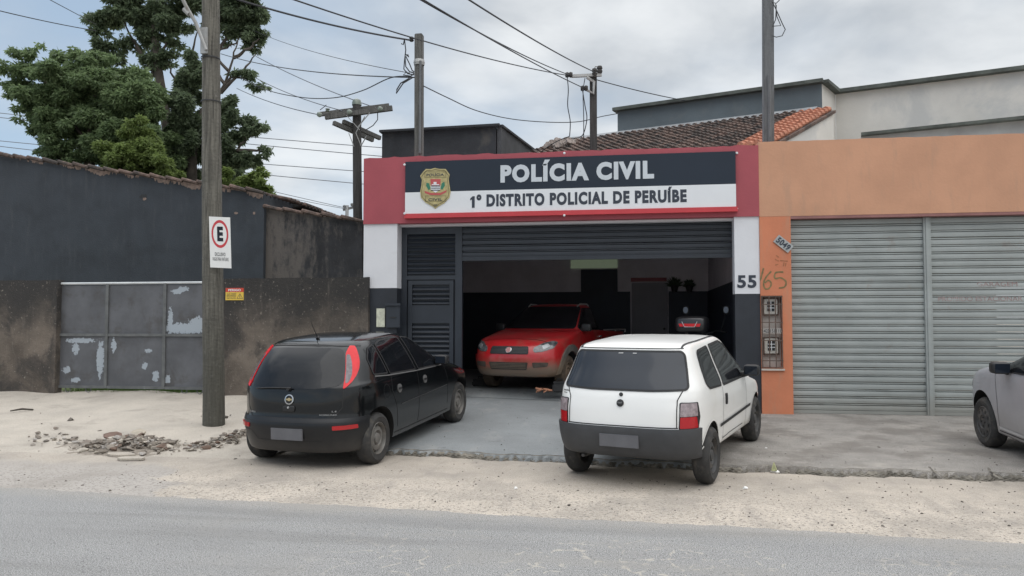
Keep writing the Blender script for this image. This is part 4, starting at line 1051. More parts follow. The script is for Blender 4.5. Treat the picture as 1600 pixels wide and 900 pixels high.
# glass
wp = lambda pts, r=.03: rpoly(pts, r)
bc.patch('rear_window', [(-.56, .945), (-.60, 1.06), (-.47, 1.325), (-.3, 1.335), (.3, 1.335), (.47, 1.325), (.60, 1.06), (.56, .945), (.3, .915), (-.3, .915)], 0, tglass, .004, .06)
side = [('rear_side_window', [(.60, 1.02), (.60, 1.20), (.70, 1.31), (.83, 1.335), (.90, 1.0)]), ('window', [(.955, .985), (.89, 1.335), (1.05, 1.368), (1.50, 1.37), (1.63, .955)]), ('window', [(1.71, .95), (1.585, 1.365), (1.80, 1.34), (2.12, 1.19), (2.46, .965), (2.40, .93)])]
for nm_, pts in side: bc.patch(nm_, pts, -90, tglass, .004, [.02]*8, mirror=True)
g = MB()
for nm_, pts in side: bc.line(g, rpoly(pts, .02), -90, .018, .0055, True, True)
build('window_seal', g, rub, bc.t, local=True)
g = MB(); bc.line(g, [(.60, 1.0), (.92, .972), (1.64, .936), (2.44, .915)], -90, .014, .007, True); build('belt_moulding', g, mat('dull_grey_moulding', (.13, .13, .13), .4), bc.t, local=True)
bc.patch('windscreen', [(-.62, 1.02), (-.50, 1.36), (.50, 1.36), (.62, 1.02)], 180, tglass, .004, .04)
# tail lamps: tall, wrapped round the corner
A_ = 40
tl = [(.535, .93), (.60, .90), (.655, .915), (.68, 1.02), (.665, 1.16), (.615, 1.29), (.55, 1.345), (.50, 1.335), (.515, 1.25), (.535, 1.12)]
def tailp(nm_, pts, m, off, parent=None, r=.02):
    a, b_ = bc.patch(nm_, [(u+.30, z) for u, z in pts], A_, m, off, r, mirror=True, grid=.03, parent=parent); return a, b_
tl = [(-1.40+0, 0)]
bc_tail = []
# in the slanted view the coordinate runs along the corner: find it from the skin itself
def corner_u(x, y, az): a = R(az); ua = Vector((-math.sin(a), math.cos(a), 0)); return (Vector((x, y, 0))-Vector((1.9, 0, 0))).dot(ua)
def skin(az, z, yy):      # u of the skin point at height z whose |y| is yy, seen from az
    h, n = bc.cast(yy, z, 0); return corner_u(h.x, h.y, az)
AZ = -38
outer = [(.915, .608), (.94, .635), (.98, .655), (1.04, .668), (1.11, .664), (1.18, .645), (1.25, .612), (1.31, .575), (1.345, .545)]
inner = [(1.35, .50), (1.28, .505), (1.2, .535), (1.1, .565), (1.0, .585), (.92, .595)]
def cpoly(car, pts, az, sg=1):
    out = []
    for z, y in pts:
        h, n = car.cast(y*sg, z, 0); out.append((corner_u(h.x, h.y, az), z))
    return out
P_ = cpoly(bc, outer+inner, AZ)
tla = bc.patch('tail_lamp', P_, AZ, lampred2, .012, .015, mirror=True, grid=.03)
inn = [(1.26, .548), (1.19, .588), (1.12, .613), (1.06, .630), (1.0, .633), (.965, .622), (.965, .603), (1.0, .592), (1.1, .570), (1.2, .541), (1.26, .518)]
for nm_, k in (('lamp_lens', 0),):
    a, b_ = bc.patch('lamp_lens', cpoly(bc, inn, AZ), AZ, lampgrey, .0155, .03, mirror=True, grid=.03)
    a.parent, b_.parent = tla
# bumper step, reflectors, plate
aB = math.acos(((1.91-.30)/1.91)**4)
build('rear_bumper', bc.shape.shell(.9, 3.9, 0, 1.18, .012, 14, 50), bbump, bc.t, local=True, smooth=True)
bc.patch('reflector', [(.52, .485), (.52, .525), (.72, .525), (.72, .485)], 0, lampred, .026, .006, mirror=True)
g = MB(); bc.line(g, [(-.76, .555), (.76, .555)], 0, .008, .0145); bc.line(g, [(-.70, .46), (-.49, .455), (-.40, .36), (.40, .36), (.49, .455), (.70, .46)], 0, .012, .0145); build('bumper_crease', g, rub, bc.t, local=True)
h, n = bc.cast(0, .43, 0); g = MB(); g.box((h.x-.03, -.20, .365), (h.x-.012, .20, .495)); build('number_plate', g, plate_m, bc.t, local=True, bevel=.004)
# seams
g = MB()
bc.line(g, [(-.52, .60), (-.60, .72), (-.605, .90)], 0, .009, .003); bc.line(g, [(.52, .60), (.60, .72), (.605, .90)], 0, .009, .003); bc.line(g, [(-.52, .60), (.52, .60)], 0, .012, .003)
bc.line(g, [(-.58, 1.345), (-.30, 1.36), (.30, 1.36), (.58, 1.345)], 0, .014, .004)
bc.line(g, [(.955, .96), (.93, .80), (1.03, .62), (1.08, .34)], -90, .008, .0025, True); bc.line(g, [(1.66, .93), (1.67, .60), (1.66, .30)], -90, .008, .0025, True)
bc.line(g, [(2.50, .92), (2.60, .72), (2.62, .36)], -90, .008, .0025, True); bc.line(g, [(1.0, .28), (2.65, .28)], -90, .010, .003, True)
c_ = [(.80+.075*math.cos(t), .80+.085*math.sin(t)) for t in np.linspace(0, 2*math.pi, 17)[:-1]]; bc.line(g, c_, 90 if False else -90, .006, .0025, True, True)
build('panel_gap', g, rub, bc.t, local=True)
g = MB(); bc.line(g, [(1.16, .60), (2.58, .625)], -90, .012, .005, True); build('side_crease', g, mat('worn_paint_line', (.045, .045, .047), .4), bc.t, local=True)  # side crease drawn as a flat strip paler than the body paint
# door cups
cup = mat('grey_door_cup', (.11, .11, .11), .5, .2, 9)
for x, z in ((1.12, .79), (1.86, .80)):
    a, b_ = bc.patch('door_handle', [(x+.052*math.cos(t), z+.052*math.sin(t)) for t in np.linspace(0, 2*math.pi, 19)[:-1]], -90, cup, .010, mirror=True, grid=.03)
    c, d = bc.patch('handle_grip', [(x-.038, z-.010), (x+.038, z-.010), (x+.038, z+.012), (x-.038, z+.012)], -90, rub, .018, mirror=True); c.parent, d.parent = a, b_
# badge, lock, wiper, antenna, mirrors, lettering
h, n = bc.cast(0, .80, 0)
g = MB(); g.lathe([(.056, .0), (.056, .010), (.044, .012), (.044, .004)], h+n*.002, n, 24); bdg = build('badge', g, chrome, bc.t, local=True, smooth=True)
g = MB(); g.lathe([(.044, .004), (0, .005)], h+n*.002, n, 20); build('badge_face', g, rub, bdg, local=True)
g = MB(); c = h+n*.012; u_ = Vector((0, 1, 0)); v_ = n.cross(u_).normalized(); v_ = v_ if v_.z > 0 else -v_
g.obox(c, u_*.038, v_*.009, n*.002); g.obox(c, u_*.014, v_*.017, n*.0026); build('badge_cross', g, mat('brass_cross', (.45, .36, .2), .4, .1, metal=.4), bdg, local=True)
h, n = bc.cast(0, .70, 0); g = MB(); rbox(g, h+n*.005, .014, .075, .035); hz_ = build('hatch_handle', g, black_p, bc.t, local=True, smooth=True)
g = MB(); g.lathe([(.014, 0), (.012, .006), (0, .006)], h+n*.02+Vector((0, 0, .015)), n, 10); build('lock', g, chrome, hz_, local=True)
def word(car, s_, y0, y1, z0, z1, m, off=.004, parent=None):
    g = text_mb(s_, 0, 1, 0, 1, 0, .02, .0)
    vs = []
    for p in g.v:
        y = lerp(y0, y1, p[0]); z = lerp(z0, z1, p[2]); h, n = car.cast(y, z, 0); vs.append(h+n*off)
    g.v = [tuple(v) for v in vs]; return build('lettering', g, m, parent or car.t, local=True)
silver_t = mat('silver_lettering', (.5, .5, .5), .35, .05)
# seen from behind the left of the picture is +y
word(bc, 'CORSA', .56, .46, .635, .655, silver_t); word(bc, '1.4', -.50, -.545, .665, .685, silver_t); word(bc, 'ECONO.FLEX', -.37, -.55, .632, .648, silver_t)
g = MB(); h0, n0 = bc.cast(.02, .905, 0); pts = []
for k in range(9):
    t = k/8; y = lerp(-.02, .46, t); z = .915+.035*math.sin(t*1.6)-.05*t; h, n = bc.cast(y, z, 0); pts.append(h+n*(.03-.012*t))
g.tube(pts, [.013]+[.008]*7+[.005], 6); g.lathe([(.022, 0), (.02, .03), (0, .034)], h0, n0, 10); build('wiper', g, rub, bc.t, local=True, smooth=True)
h, n = bc.casttop(.66, 0); g = MB(); g.tube([h, h+Vector((.03, 0, .03))], [.022, .012], 8); g.tube([h+Vector((0, 0, .01)), h+Vector((-.14, 0, .22))], [.005, .003], 6); build('antenna', g, rub, bc.t, local=True)
def mirror_(car, x, y, z, m, sx=.07, sy=.10, sz=.075):
    for sg in (1, -1):
        g = MB(); rbox(g, (x, (y+sy*.9)*sg, z+.05), sx, sy, sz); g.tube([(x+.02, (y-.06)*sg, z-.02), (x+.01, (y+.06)*sg, z+.02)], [.035, .03], 8); mm = build('mirror', g, m, car.t, local=True, smooth=True)
        g = MB(); g.box((x-sx-.003, (y+sy*.9)*sg-sy*.8, z+.05-sz*.75), (x-sx+.004, (y+sy*.9)*sg+sy*.8, z+.05+sz*.75)); build('mirror_glass', g, uglass, mm, local=True)
mirror_(bc, 2.30, .80, .955, black_p, .06, .085, .06)
# pale sky-lit roof panel has a black aerial foot only; headlamps on the far side
hp = [(.52, .56), (.50, .68), (.62, .72), (.74, .70), (.76, .60)]
bc.patch('headlamp', [(.36, .60), (.40, .70), (.62, .74), (.70, .70), (.66, .60)], 180, headl, .006, .02, mirror=True)

# ---------------------------------------------------------------- white boxy three-door hatchback
wpaint = mat('white_car_paint', (.82, .815, .79), .3, .02, 1.5, coat=.5, extra=lambda nt, c, v, b: wash(.25, .42, (.5, .46, .36), .5)(nt, mix(nt, ramp(nt, noise(nt, v, 2.2, 5, .6), .5, .8, 0, .25), c, (.66, .62, .5)), v, b))
ubump = mat('grey_textured_bumper', (.05, .052, .056), .6, .12, 5, .15, 120)
ur = [
    (.42, .31, 3.40, .25, .68, 4.5, 4, 12), (.16, .34, 3.55, .28, .725, 4.0, 4, 12), (.075, .45, 3.62, .40, .742, 3.8, 4, 12), (.05, .58, 3.60, .56, .752, 3.8, 4, 12), (.055, .64, 3.59, .64, .755, 3.8, 4, 12),
    (.075, .78, 3.45, .74, .757, 4.0, 4.5, 12), (.10, .88, 3.0, .84, .750, 3.6, 5, 12), (.135, .965, 2.66, .945, .738, 3.6, 5, 12), (.25, 1.17, 2.24, 1.19, .665, 4, 5, 10), (.335, 1.325, 1.94, 1.36, .612, 4.4, 5, 10),
    (.37, 1.378, 1.84, 1.40, .585, 4.6, 5, 9), (.44, 1.405, 1.72, 1.425, .53, 4, 4, 7), (.62, 1.43, 1.5, 1.44, .38, 3.4, 3.4, 5), (.95, 1.445, 1.2, 1.445, .12, 2.6, 2.6, 3), (1.03, 1.446, 1.1, 1.446, .02, 2, 2, 2)]
px_, wb, trk = .68, 2.36, .675
HU = R(19.0); zR, zF = .004, Hs(1.45, 10.2)
RRu = Vector((.747, 8.005)); loc = place(RRu, HU, wb, px_, trk, 0, zR); pit = math.asin((zF-zR)/wb); loc.z -= px_*math.sin(pit)
uc = Car('hatchback_car', 'white boxy three-door hatchback with grey bumper parked nose-in before the open garage', loc, HU, pit, Shape(ur))
uc.finish_body(wpaint, [(px_, .29, .335, .50), (px_+wb, .29, .335, .50)], well)
for (x, sd) in ((px_, 1), (px_, -1), (px_+wb, 1), (px_+wb, -1)): uc.wheel(x, trk+.01, .283, .283, .16, .18, sd, blk_rim, tyre, 'steel')
rw = [(-.615, .985), (-.632, 1.01), (-.562, 1.305), (-.53, 1.338), (.53, 1.338), (.562, 1.305), (.632, 1.01), (.615, .985), (.3, .972), (-.3, .972)]
uc.patch('rear_window', rw, 0, uglass, .005, .03)
side = [('rear_side_window', [(.66, .955), (.565+.0, 1.01), (.63, 1.30), (.68, 1.325), (1.07, 1.345), (1.15, .93)]), ('window', [(1.235, .925), (1.145, 1.35), (1.62, 1.365), (1.80, 1.31), (2.36, .955), (2.30, .905)])]
for nm_, pts in side: uc.patch(nm_, pts, -90, tglass, .004, .025, mirror=True)
g = MB()
for nm_, pts in side: uc.line(g, rpoly(pts, .025), -90, .022, .0055, True, True)
uc.line(g, rpoly(rw, .03), 0, .022, .0065, False, True)
build('window_seal', g, rub, uc.t, local=True)
uc.patch('windscreen', [(-.64, .98), (-.54, 1.34), (.54, 1.34), (.64, .98)], 180, tglass, .004, .04)
g = MB(); uc.line(g, [(.42, .525), (.9, .545), (1.6, .545), (1.83, .52)], 'top', .020, .006, True); build('roof_gutter', g, rub, uc.t, local=True)
# tail lamps
for sg, mir in ((1, True),):
    pts = cpoly(uc, [(.622, .568), (.622, .712), (.73, .722), (.868, .708), (.872, .582), (.865, .570)], -25)
    a, b_ = uc.patch('tail_lamp', pts, -25, rub, .008, .012, mirror=True, grid=.03)
    for nm_, z0_, z1_, m_ in (('lamp_red', .628, .735, lampred), ('lamp_clear', .740, .862, lampclear)):
        pts = cpoly(uc, [(z0_, .576), (z0_, .708), (z1_, .700), (z1_, .580)], -25)
        c, d = uc.patch(nm_, pts, -25, m_, .012, .01, mirror=True, grid=.03); c.parent, d.parent = a, b_
build('rear_bumper', uc.shape.shell(1.0, 3.75, 0, 1.16, .03, 14, 50), ubump, uc.t, local=True, smooth=True)
build('front_bumper', uc.shape.shell(.9, 3.6, math.pi-1.1, math.pi, .02, 10, 40, mirror=False), ubump, uc.t, local=True, smooth=True)
h, n = uc.cast(0, .45, 0); g = MB(); g.box((h.x-.060, -.20, .43), (h.x-.035, .20, .555)); build('number_plate', g, plate_m, uc.t, local=True, bevel=.004)
g = MB()
uc.line(g, [(-.55, .63), (-.55, .89), (-.59, .975)], 0, .010, .003); uc.line(g, [(.55, .63), (.55, .89), (.59, .975)], 0, .010, .003); uc.line(g, [(-.56, .634), (.56, .634)], 0, .010, .003)
uc.line(g, [(-.545, 1.365), (.545, 1.365)], 0, .010, .004)
uc.line(g, [(1.19, .91), (1.18, .60), (1.20, .28)], -90, .008, .0025, True); uc.line(g, [(2.38, .92), (2.42, .60), (2.40, .30)], -90, .008, .0025, True)
uc.line(g, [(1.2, .27), (2.4, .27)], -90, .009, .0025, True)
build('panel_gap', g, rub, uc.t, local=True)
g = MB(); uc.line(g, [(1.04, .525), (2.66, .525)], -90, .034, .009, True); build('side_moulding', g, rub, uc.t, local=True)
for cx_ in (px_, px_+wb):
    g = MB(); uc.line(g, [(cx_+.347*math.cos(t), .29+.347*math.sin(t)) for t in np.linspace(.05, math.pi-.05, 24)], -90, .022, .006, True); build('wheel_arch_lip', g, wpaint, uc.t, local=True)
g = MB(); h, n = uc.cast(1.30, .78, -90)
for sg in (1, -1): rbox(g, (1.30, (h.y+.008)*sg, .77), .020, .014, .06)
build('door_handle', g, black_p, uc.t, local=True, smooth=True)
h, n = uc.cast(0, .85, 0); g = MB(); g.lathe([(.036, 0), (.036, .010), (.030, .013), (0, .013)], h+n*.002, n, 20); bdg = build('badge', g, rub, uc.t, local=True, smooth=True)
word(uc, 'FIAT', .021, -.021, .843, .858, silver_t, .019, bdg)
h, n = uc.cast(0, .93, 0); g = MB(); g.lathe([(.020, 0), (.018, .012), (0, .013)], h, n, 14); build('lock', g, rub, uc.t, local=True, smooth=True)
word(uc, 'mille', .655, .57, .932, .950, rub); word(uc, 'fire', .645, .60, .91, .924, rub)
g = MB(); uc.line(g, [(.09, 1.316), (.04, 1.316)], 0, .008, .009); uc.line(g, [(-.06, 1.316), (-.10, 1.316)], 0, .008, .009); build('glass_sticker', g, silver_t, uc.t, local=True)
mirror_(uc, 2.28, .77, .93, black_p, .055, .09, .065)
g = MB(); g.tube([(.12, .42, .30), (.2, .42, .29), (.5, .42, .28)], .017, 8); build('exhaust_pipe', g, darkwood, uc.t, local=True)
uc.patch('headlamp', [(.36, .60), (.38, .70), (.62, .72), (.68, .68), (.66, .60)], 180, headl, .006, .02, mirror=True)
g = MB(); rbox(g, (.655, .0, 1.0), .01, .01, .01)

# ---------------------------------------------------------------- silver hatchback entering from the right edge
spaint = mat('grey_lilac_car_paint', (.42, .415, .44), .38, .08, 2, metal=.25, coat=.5, extra=wash(.25, .7, (.27, .25, .23), .5))
sr = [
    (.24, .20, 3.58, .20, .72, 3.4, 3, 8), (.10, .24, 3.74, .24, .79, 3.2, 2.8, 8), (.04, .40, 3.86, .40, .82, 3.2, 2.6, 8), (.00, .55, 3.87, .55, .835, 3.2, 2.5, 8),
    (.03, .66, 3.84, .72, .838, 3.2, 2.6, 8), (.06, .82, 3.72, .86, .836, 3.2, 3.0, 8), (.09, .93, 3.30, .97, .825, 3.2, 3.8, 8), (.15, 1.01, 2.85, 1.04, .798, 3.2, 4, 7), (.28, 1.22, 2.42, 1.22, .71, 3.4, 4, 6), (.44, 1.40, 2.0, 1.41, .60, 3.4, 4, 6),
    (.54, 1.45, 1.82, 1.465, .55, 3.4, 3.6, 5), (.8, 1.48, 1.56, 1.485, .40, 3, 3, 4), (1.05, 1.495, 1.3, 1.495, .15, 2.4, 2.4, 3), (1.14, 1.497, 1.2, 1.497, .02, 2, 2, 2)]
px_, wb, trk = .64, 2.46, .725
HSv = R(1.0); zc = Hs(4.4, 10.2)+.004
f_ = Vector((math.sin(HSv), math.cos(HSv), 0)); l_ = Vector((-f_.y, f_.x, 0))
FL = Vector((4.33, 10.18, zc)); loc = FL-l_*trk-f_*(px_+wb)
zr_ = .004 if loc.y+px_ < 8.4 else zc
pit = math.asin((zc-.004)/wb); loc.z = .004-px_*math.sin(pit)
sc_ = Car('hatchback_car', 'silver hatchback in front of the grey shutter, only its front wheel and fender in sight', loc, HSv, pit, Shape(sr))
sc_.finish_body(spaint, [(px_, .30, .37, .52), (px_+wb, .31, .375, .52)], well)
for (x, sd) in ((px_, 1), (px_, -1), (px_+wb, 1), (px_+wb, -1)): sc_.wheel(x, trk, .30, .30, .18, .19, sd, blk_rim, tyre, 'cap', steer=0)
sc_.patch('windscreen', [(-.66, 1.04), (-.52, 1.38), (.52, 1.38), (.66, 1.04)], 180, tglass, .004, .04)
side = [('window', [(1.75, .99), (1.65, 1.40), (1.86, 1.38), (2.2, 1.24), (2.66, 1.01), (2.60, .975)]), ('window', [(.98, 1.01), (.93, 1.36), (1.1, 1.39), (1.57, 1.405), (1.67, .99)])]
for nm_, pts in side: sc_.patch(nm_, pts, -90, tglass, .004, .02, mirror=True)
g = MB()
for nm_, pts in side: sc_.line(g, rpoly(pts, .02), -90, .018, .0055, True, True)
build('window_seal', g, rub, sc_.t, local=True)
g = MB(); sc_.line(g, [(1.72, .96), (1.73, .6), (1.7, .30)], -90, .008, .0025, True); sc_.line(g, [(2.72, .95), (2.66, .6), (2.66, .32)], -90, .007, .0025, True); sc_.line(g, [(1.0, .27), (2.68, .27)], -90, .012, .003, True)
build('panel_gap', g, rub, sc_.t, local=True)
mirror_(sc_, 2.40, .83, .975, black_p, .075, .095, .068)
sc_.patch('headlamp', cpoly(sc_, [], -150) or [(.45, .62), (.47, .74), (.66, .80), (.76, .77), (.74, .66)], 180, headl, .006, .02, mirror=True)
sc_.patch('tail_lamp', [(.58, .75), (.58, .95), (.75, .95), (.76, .75)], 0, lampred, .006, .02, mirror=True)
build('rear_bumper', sc_.shape.shell(.8, 3.2, 0, 1.15, .01, 10, 40), spaint, sc_.t, local=True, smooth=True)
g = MB()
build('sill_line', sc_.line(g, [(1.05, .30), (2.66, .31)], -90, .03, .006, True), mat('pale_scuffed_sill', (.45, .44, .43), .4), sc_.t, local=True)

# ---------------------------------------------------------------- red muddy pickup in the garage
mudc = (.20, .15, .105)
rpaint = mat('muddy_red_car_paint', (.42, .014, .018), .3, .08, 3, coat=.5, extra=lambda nt, c, v, b: tint(.62, .36, mudc, .96, 7, .22)(nt, mix(nt, ramp(nt, noise(nt, v, 2.6, 7, .7), .44, .74, 0, .55), c, (.24, .12, .09)), v, b))
mudp = mat('mud_caked_plastic', (.10, .09, .08), .9, .25, 6, .3, 50, extra=tint(.65, .40, mudc, .9, 6, .3))
pr_ = [   # lower body with bonnet; origin at the tail
    (.28, .26, 4.10, .26, .70, 5, 3, 12), (.08, .30, 4.28, .29, .775, 5, 2.8, 12), (.03, .44, 4.40, .44, .82, 5, 2.5, 12), (.00, .60, 4.42, .58, .835, 5, 2.4, 12), (.02, .72, 4.37, .74, .838, 5, 2.5, 12),
    (.03, .84, 4.22, .88, .835, 5, 2.7, 12), (.03, .92, 3.80, .97, .826, 5, 3.2, 12), (.035, .98, 3.35, 1.05, .81, 5, 4, 12), (.04, 1.0, 3.15, 1.075, .80, 5, 4, 12)]
cab = [(1.62, .95, 3.42, 1.0, .79, 5, 4, 8), (1.63, 1.04, 3.20, 1.07, .785, 5, 4, 8), (1.72, 1.28, 2.80, 1.29, .70, 5, 4, 7), (1.82, 1.50, 2.42, 1.49, .605, 5, 4, 6), (1.88, 1.54, 2.32, 1.535, .56, 4, 4, 5), (1.98, 1.565, 2.2, 1.565, .35, 3, 3, 4), (2.07, 1.572, 2.12, 1.572, .03, 2, 2, 2)]
px_, wb, trk = .83, 2.73, .715
FLp = Vector((-1.155, 13.80, .408)); HP = R(197)
f_ = Vector((math.sin(HP), math.cos(HP), 0)); l_ = Vector((-f_.y, f_.x, 0))
loc = FLp-l_*trk-f_*(px_+wb)
pk_ = Car('pickup_truck', 'muddy red pickup truck facing out of the dark open garage', loc, HP, 0, Shape(pr_)); pk_.t['category'] = 'pickup truck'
low = pk_.mb; cm2 = Shape(cab).mesh(); al = MB(); al.add(low.v, low.f); al.add(cm2.v, cm2.f)
bed = MB(); bed.box((.09, -.70, .62), (1.52, .70, 1.4))
pk_.finish_body(rpaint, [(px_, .32, .375, .52), (px_+wb, .32, .375, .52)], well, extra=[bed])
pk_.tree = BVHTree.FromPolygons([tuple(v) for v in al.v], [tuple(f) for f in al.f])
build('cab', cm2, rpaint, pk_.t, local=True, smooth=True)
for (x, sd) in ((px_, 1), (px_, -1), (px_+wb, 1), (px_+wb, -1)): pk_.wheel(x, trk, .31, .31, .185, .19, sd, mud_rim, tyre_mud, 'steel')
pk_.patch('windscreen', [(-.70, 1.085), (-.71, 1.12), (-.575, 1.485), (-.52, 1.515), (.52, 1.515), (.575, 1.485), (.71, 1.12), (.70, 1.085)], 180, tglass, .005, .03)
pk_.patch('window', [(1.86, 1.06), (1.93, 1.48), (2.36, 1.48), (2.98, 1.10), (2.92, 1.06)], -90, tglass, .005, .03, mirror=True)
pk_.patch('rear_window', [(-.55, 1.1), (-.5, 1.45), (.5, 1.45), (.55, 1.1)], 0, tglass, .005, .03)
g = MB(); pk_.line(g, rpoly([(1.86, 1.06), (1.93, 1.48), (2.36, 1.48), (2.98, 1.10), (2.92, 1.06)], .03), -90, .02, .0065, True, True)
pk_.line(g, [(-.60, .87), (-.42, .90), (0, .915), (.42, .90), (.60, .87)], 180, .014, .004); build('panel_gap', g, rub, pk_.t, local=True)
g = MB(); pk_.line(g, [(1.84, 1.03), (1.83, .6), (1.83, .36)], -90, .008, .003, True); pk_.line(g, [(3.02, 1.03), (3.06, .7), (3.04, .36)], -90, .008, .003, True); build('door_gap', g, rub, pk_.t, local=True)
pts = cpoly(pk_, [], 0)
def fpoly(car, pts, az):
    out = []
    for z, y in pts:
        h, n = car.cast(-y, z, 180); out.append((corner_u(h.x, h.y, az), z))
    return out
AZF = 180+28          # from the front corner on the +y side
hl = fpoly(pk_, [(.685, .47), (.70, .60), (.76, .74), (.86, .765), (.88, .70), (.85, .58), (.77, .45), (.72, .44)], -152)
a, b_ = pk_.patch('headlamp', hl, -152, headl, .008, .02, mirror=True, grid=.03)
rf = fpoly(pk_, [(.73, .60), (.79, .69), (.835, .65), (.80, .57)], -152)
c, d = pk_.patch('reflector', rf, -152, reflr, .012, .02, mirror=True, grid=.03); c.parent, d.parent = a, b_
gr_ = pk_.patch('grille', [(-.37, .655), (-.35, .785), (.35, .785), (.37, .655)], 180, rub, .010, .03)
g = MB()
for k in range(5): pk_.line(g, [(-.34, .68+.022*k), (.34, .68+.022*k)], 180, .007, .014)
build('grille_bar', g, mat('dark_grey_bar', (.06, .06, .06), .4), gr_, local=True)
h, n = pk_.cast(0, .72, 180); g = MB(); g.lathe([(.058, 0), (.058, .014), (.050, .018), (.046, .012)], h+n*.012, n, 24); bdg = build('badge', g, chrome, pk_.t, local=True, smooth=True)
g = MB(); g.lathe([(.046, .012), (0, .014)], h+n*.012, n, 20); build('badge_face', g, mat('faded_badge_red', (.42, .2, .19), .4), bdg, local=True)
build('front_bumper', pk_.shape.shell(.5, 3.35, math.pi-1.12, math.pi, .022, 14, 50, mirror=False), rpaint, pk_.t, local=True, smooth=True)
bpm = build('front_bumper', pk_.shape.shell(.5, 3.35, math.pi-1.12, math.pi, .022, 14, 50, mirror=False), rpaint, pk_.t, local=True, smooth=True)
bpm.data.transform(Matrix.Scale(-1, 4, (0, 1, 0))); bpm.data.flip_normals()
lg = pk_.patch('lower_grille', [(-.34, .40), (-.37, .52), (.37, .52), (.34, .40)], 180, mat('muddy_black_grille', (.05, .042, .035), .8, .3, 9), .03, .02)
g = MB()
for k in range(4): pk_.line(g, [(-.33, .425+.024*k), (.33, .425+.024*k)], 180, .008, .034)
build('grille_bar', g, mudp, lg, local=True)
a, b_ = pk_.patch('fog_lamp_recess', fpoly(pk_, [(.42, .44), (.43, .66), (.50, .70), (.52, .46)], 180) and [(.45, .43), (.44, .52), (.68, .52), (.66, .45)], 180, mat('muddy_recess', (.07, .055, .045), .9, .3, 9), .03, .02, mirror=True)
for cx_ in (px_, px_+wb):
    out = [(cx_+.47*math.cos(t), .32+.49*math.sin(t)) for t in np.linspace(-.02, math.pi+.02, 22)]; inn_ = [(cx_+.376*math.cos(t), .32+.376*math.sin(t)) for t in np.linspace(math.pi+.0, 0, 22)]
    pk_.patch('wheel_arch_flare', out+inn_, -90, mudp, .030, mirror=True)
g = MB(); pk_.line(g, [(1.25, .44), (3.1, .44)], -90, .16, .016, True); build('side_cladding', g, mudp, pk_.t, local=True)
mirror_(pk_, 2.90, .80, 1.06, black_p, .06, .10, .075)
g = MB()
for sg in (1, -1):
    g.tube([(1.86, .55*sg, 1.53), (1.95, .55*sg, 1.565), (2.28, .53*sg, 1.565), (2.40, .52*sg, 1.515)], .013, 6)
build('roof_rail', g, mat('pale_rail', (.5, .5, .5), .4, metal=.3), pk_.t, local=True, smooth=True)
g = MB()
for sg in (1, -1): g.tube([(.1, .765*sg, 1.05), (1.55, .765*sg, 1.05)], .016, 6); [g.tube([(x, .765*sg, .99), (x, .765*sg, 1.05)], .012, 6) for x in (.12, .8, 1.5)]
build('bed_rail', g, mat('pale_rail', (.5, .5, .5), .4, metal=.3), pk_.t, local=True)
g = MB(); h, n = pk_.cast(1.98, .93, -90)
for sg in (1, -1): rbox(g, (1.98, (h.y+.012)*sg, .93), .07, .014, .018)
build('door_handle', g, chrome, pk_.t, local=True, smooth=True)
# ================================================================== poles
def wavy_pole(p0, p1, r0, r1, n=24, seg=18, amp=.006):
    g = MB(); pts = []; rr = []
    for i in range(n+1):
        t = i/n; p = Vector(p0).lerp(Vector(p1), t); pts.append(p+Vector((math.sin(t*7)*amp, math.cos(t*9)*amp, 0))); rr.append(lerp(r0, r1, t)*(1+rnd.uniform(-.02, .02)))
    g.tube(pts, rr, seg); return g
b0 = gp(334, 665, .13); t0 = atd(329, -60, 11.0)
up_ = thing('utility_pole', 'thick weathered round wooden pole in front of the gate with parking sign and steel bracket', 'utility pole', (b0.x, b0.y, .05), group=None)
D0 = (b0-CAM).dot(fw)
ptop = atd(329, -70, D0)
build('post', wavy_pole((b0.x, b0.y, 0), ptop, .155, .118), pole_m, up_, smooth=True)
g = MB(); a, b_ = atd(319, 43, D0-.14), atd(319, 84, D0-.14); g.bar(a, b_, .11, .035, (0, -1, 0)); br = build('bracket', g, galv, up_, bevel=.006)
g = MB(); g.tube([atd(322, 78, D0-.17), atd(306, 36, D0-.24), atd(290, 8, D0-.35), atd(272, -30, D0-.5)], .026, 10); g.tube([atd(296, 22, D0-.30), atd(288, 14, D0-.30)], .04, 8); build('lamp_arm', g, galv, up_, smooth=True)
g = MB(); g.lathe([(.135, -.012), (.137, 0), (.135, .012)], atd(329, 92, D0)-Vector((0, 0, 0)), (0, 0, 1), 20); g.lathe([(.142, -.01), (.144, 0), (.142, .01)], atd(330, 160, D0), (0, 0, 1), 20); build('steel_band', g, black_p, up_)
# parking sign
sg_ = thing('parking_sign', 'white rectangular sign with a red ring and black letter E fixed to the round pole', 'sign', atd(343, 380, D0-.17))
c0, c1, c2, c3 = (atd(x, y, D0-.19) for x, y in ((329, 418), (361, 419), (360, 340), (326, 338)))
qx = ((c1-c0)+(c2-c3))/2; qz = ((c3-c0)+(c2-c1))/2; qc = (c0+c1+c2+c3)/4
qn = qx.cross(qz).normalized(); qn = qn if qn.y < 0 else -qn
g = MB(); g.prism([qc-qx/2-qz/2, qc+qx/2-qz/2, qc+qx/2+qz/2, qc-qx/2+qz/2], -qn*.004); build('plate', g, mat('white_sign_plate', (.74, .74, .72), .45, .03, 5, dirt=((.5, .48, .44), .4, 8, .62)), sg_)
def onplate(u, v, k=.0015): return qc+qx*u+qz*v+qn*k
g = MB(); n = 40
for i in range(n):
    a, b_ = 2*math.pi*i/n, 2*math.pi*(i+1)/n
    f1 = lambda t, r: onplate(math.cos(t)*.40*r, .165+math.sin(t)*.275*r)
    g.face([f1(a, 1), f1(b_, 1), f1(b_, .80), f1(a, .80)])
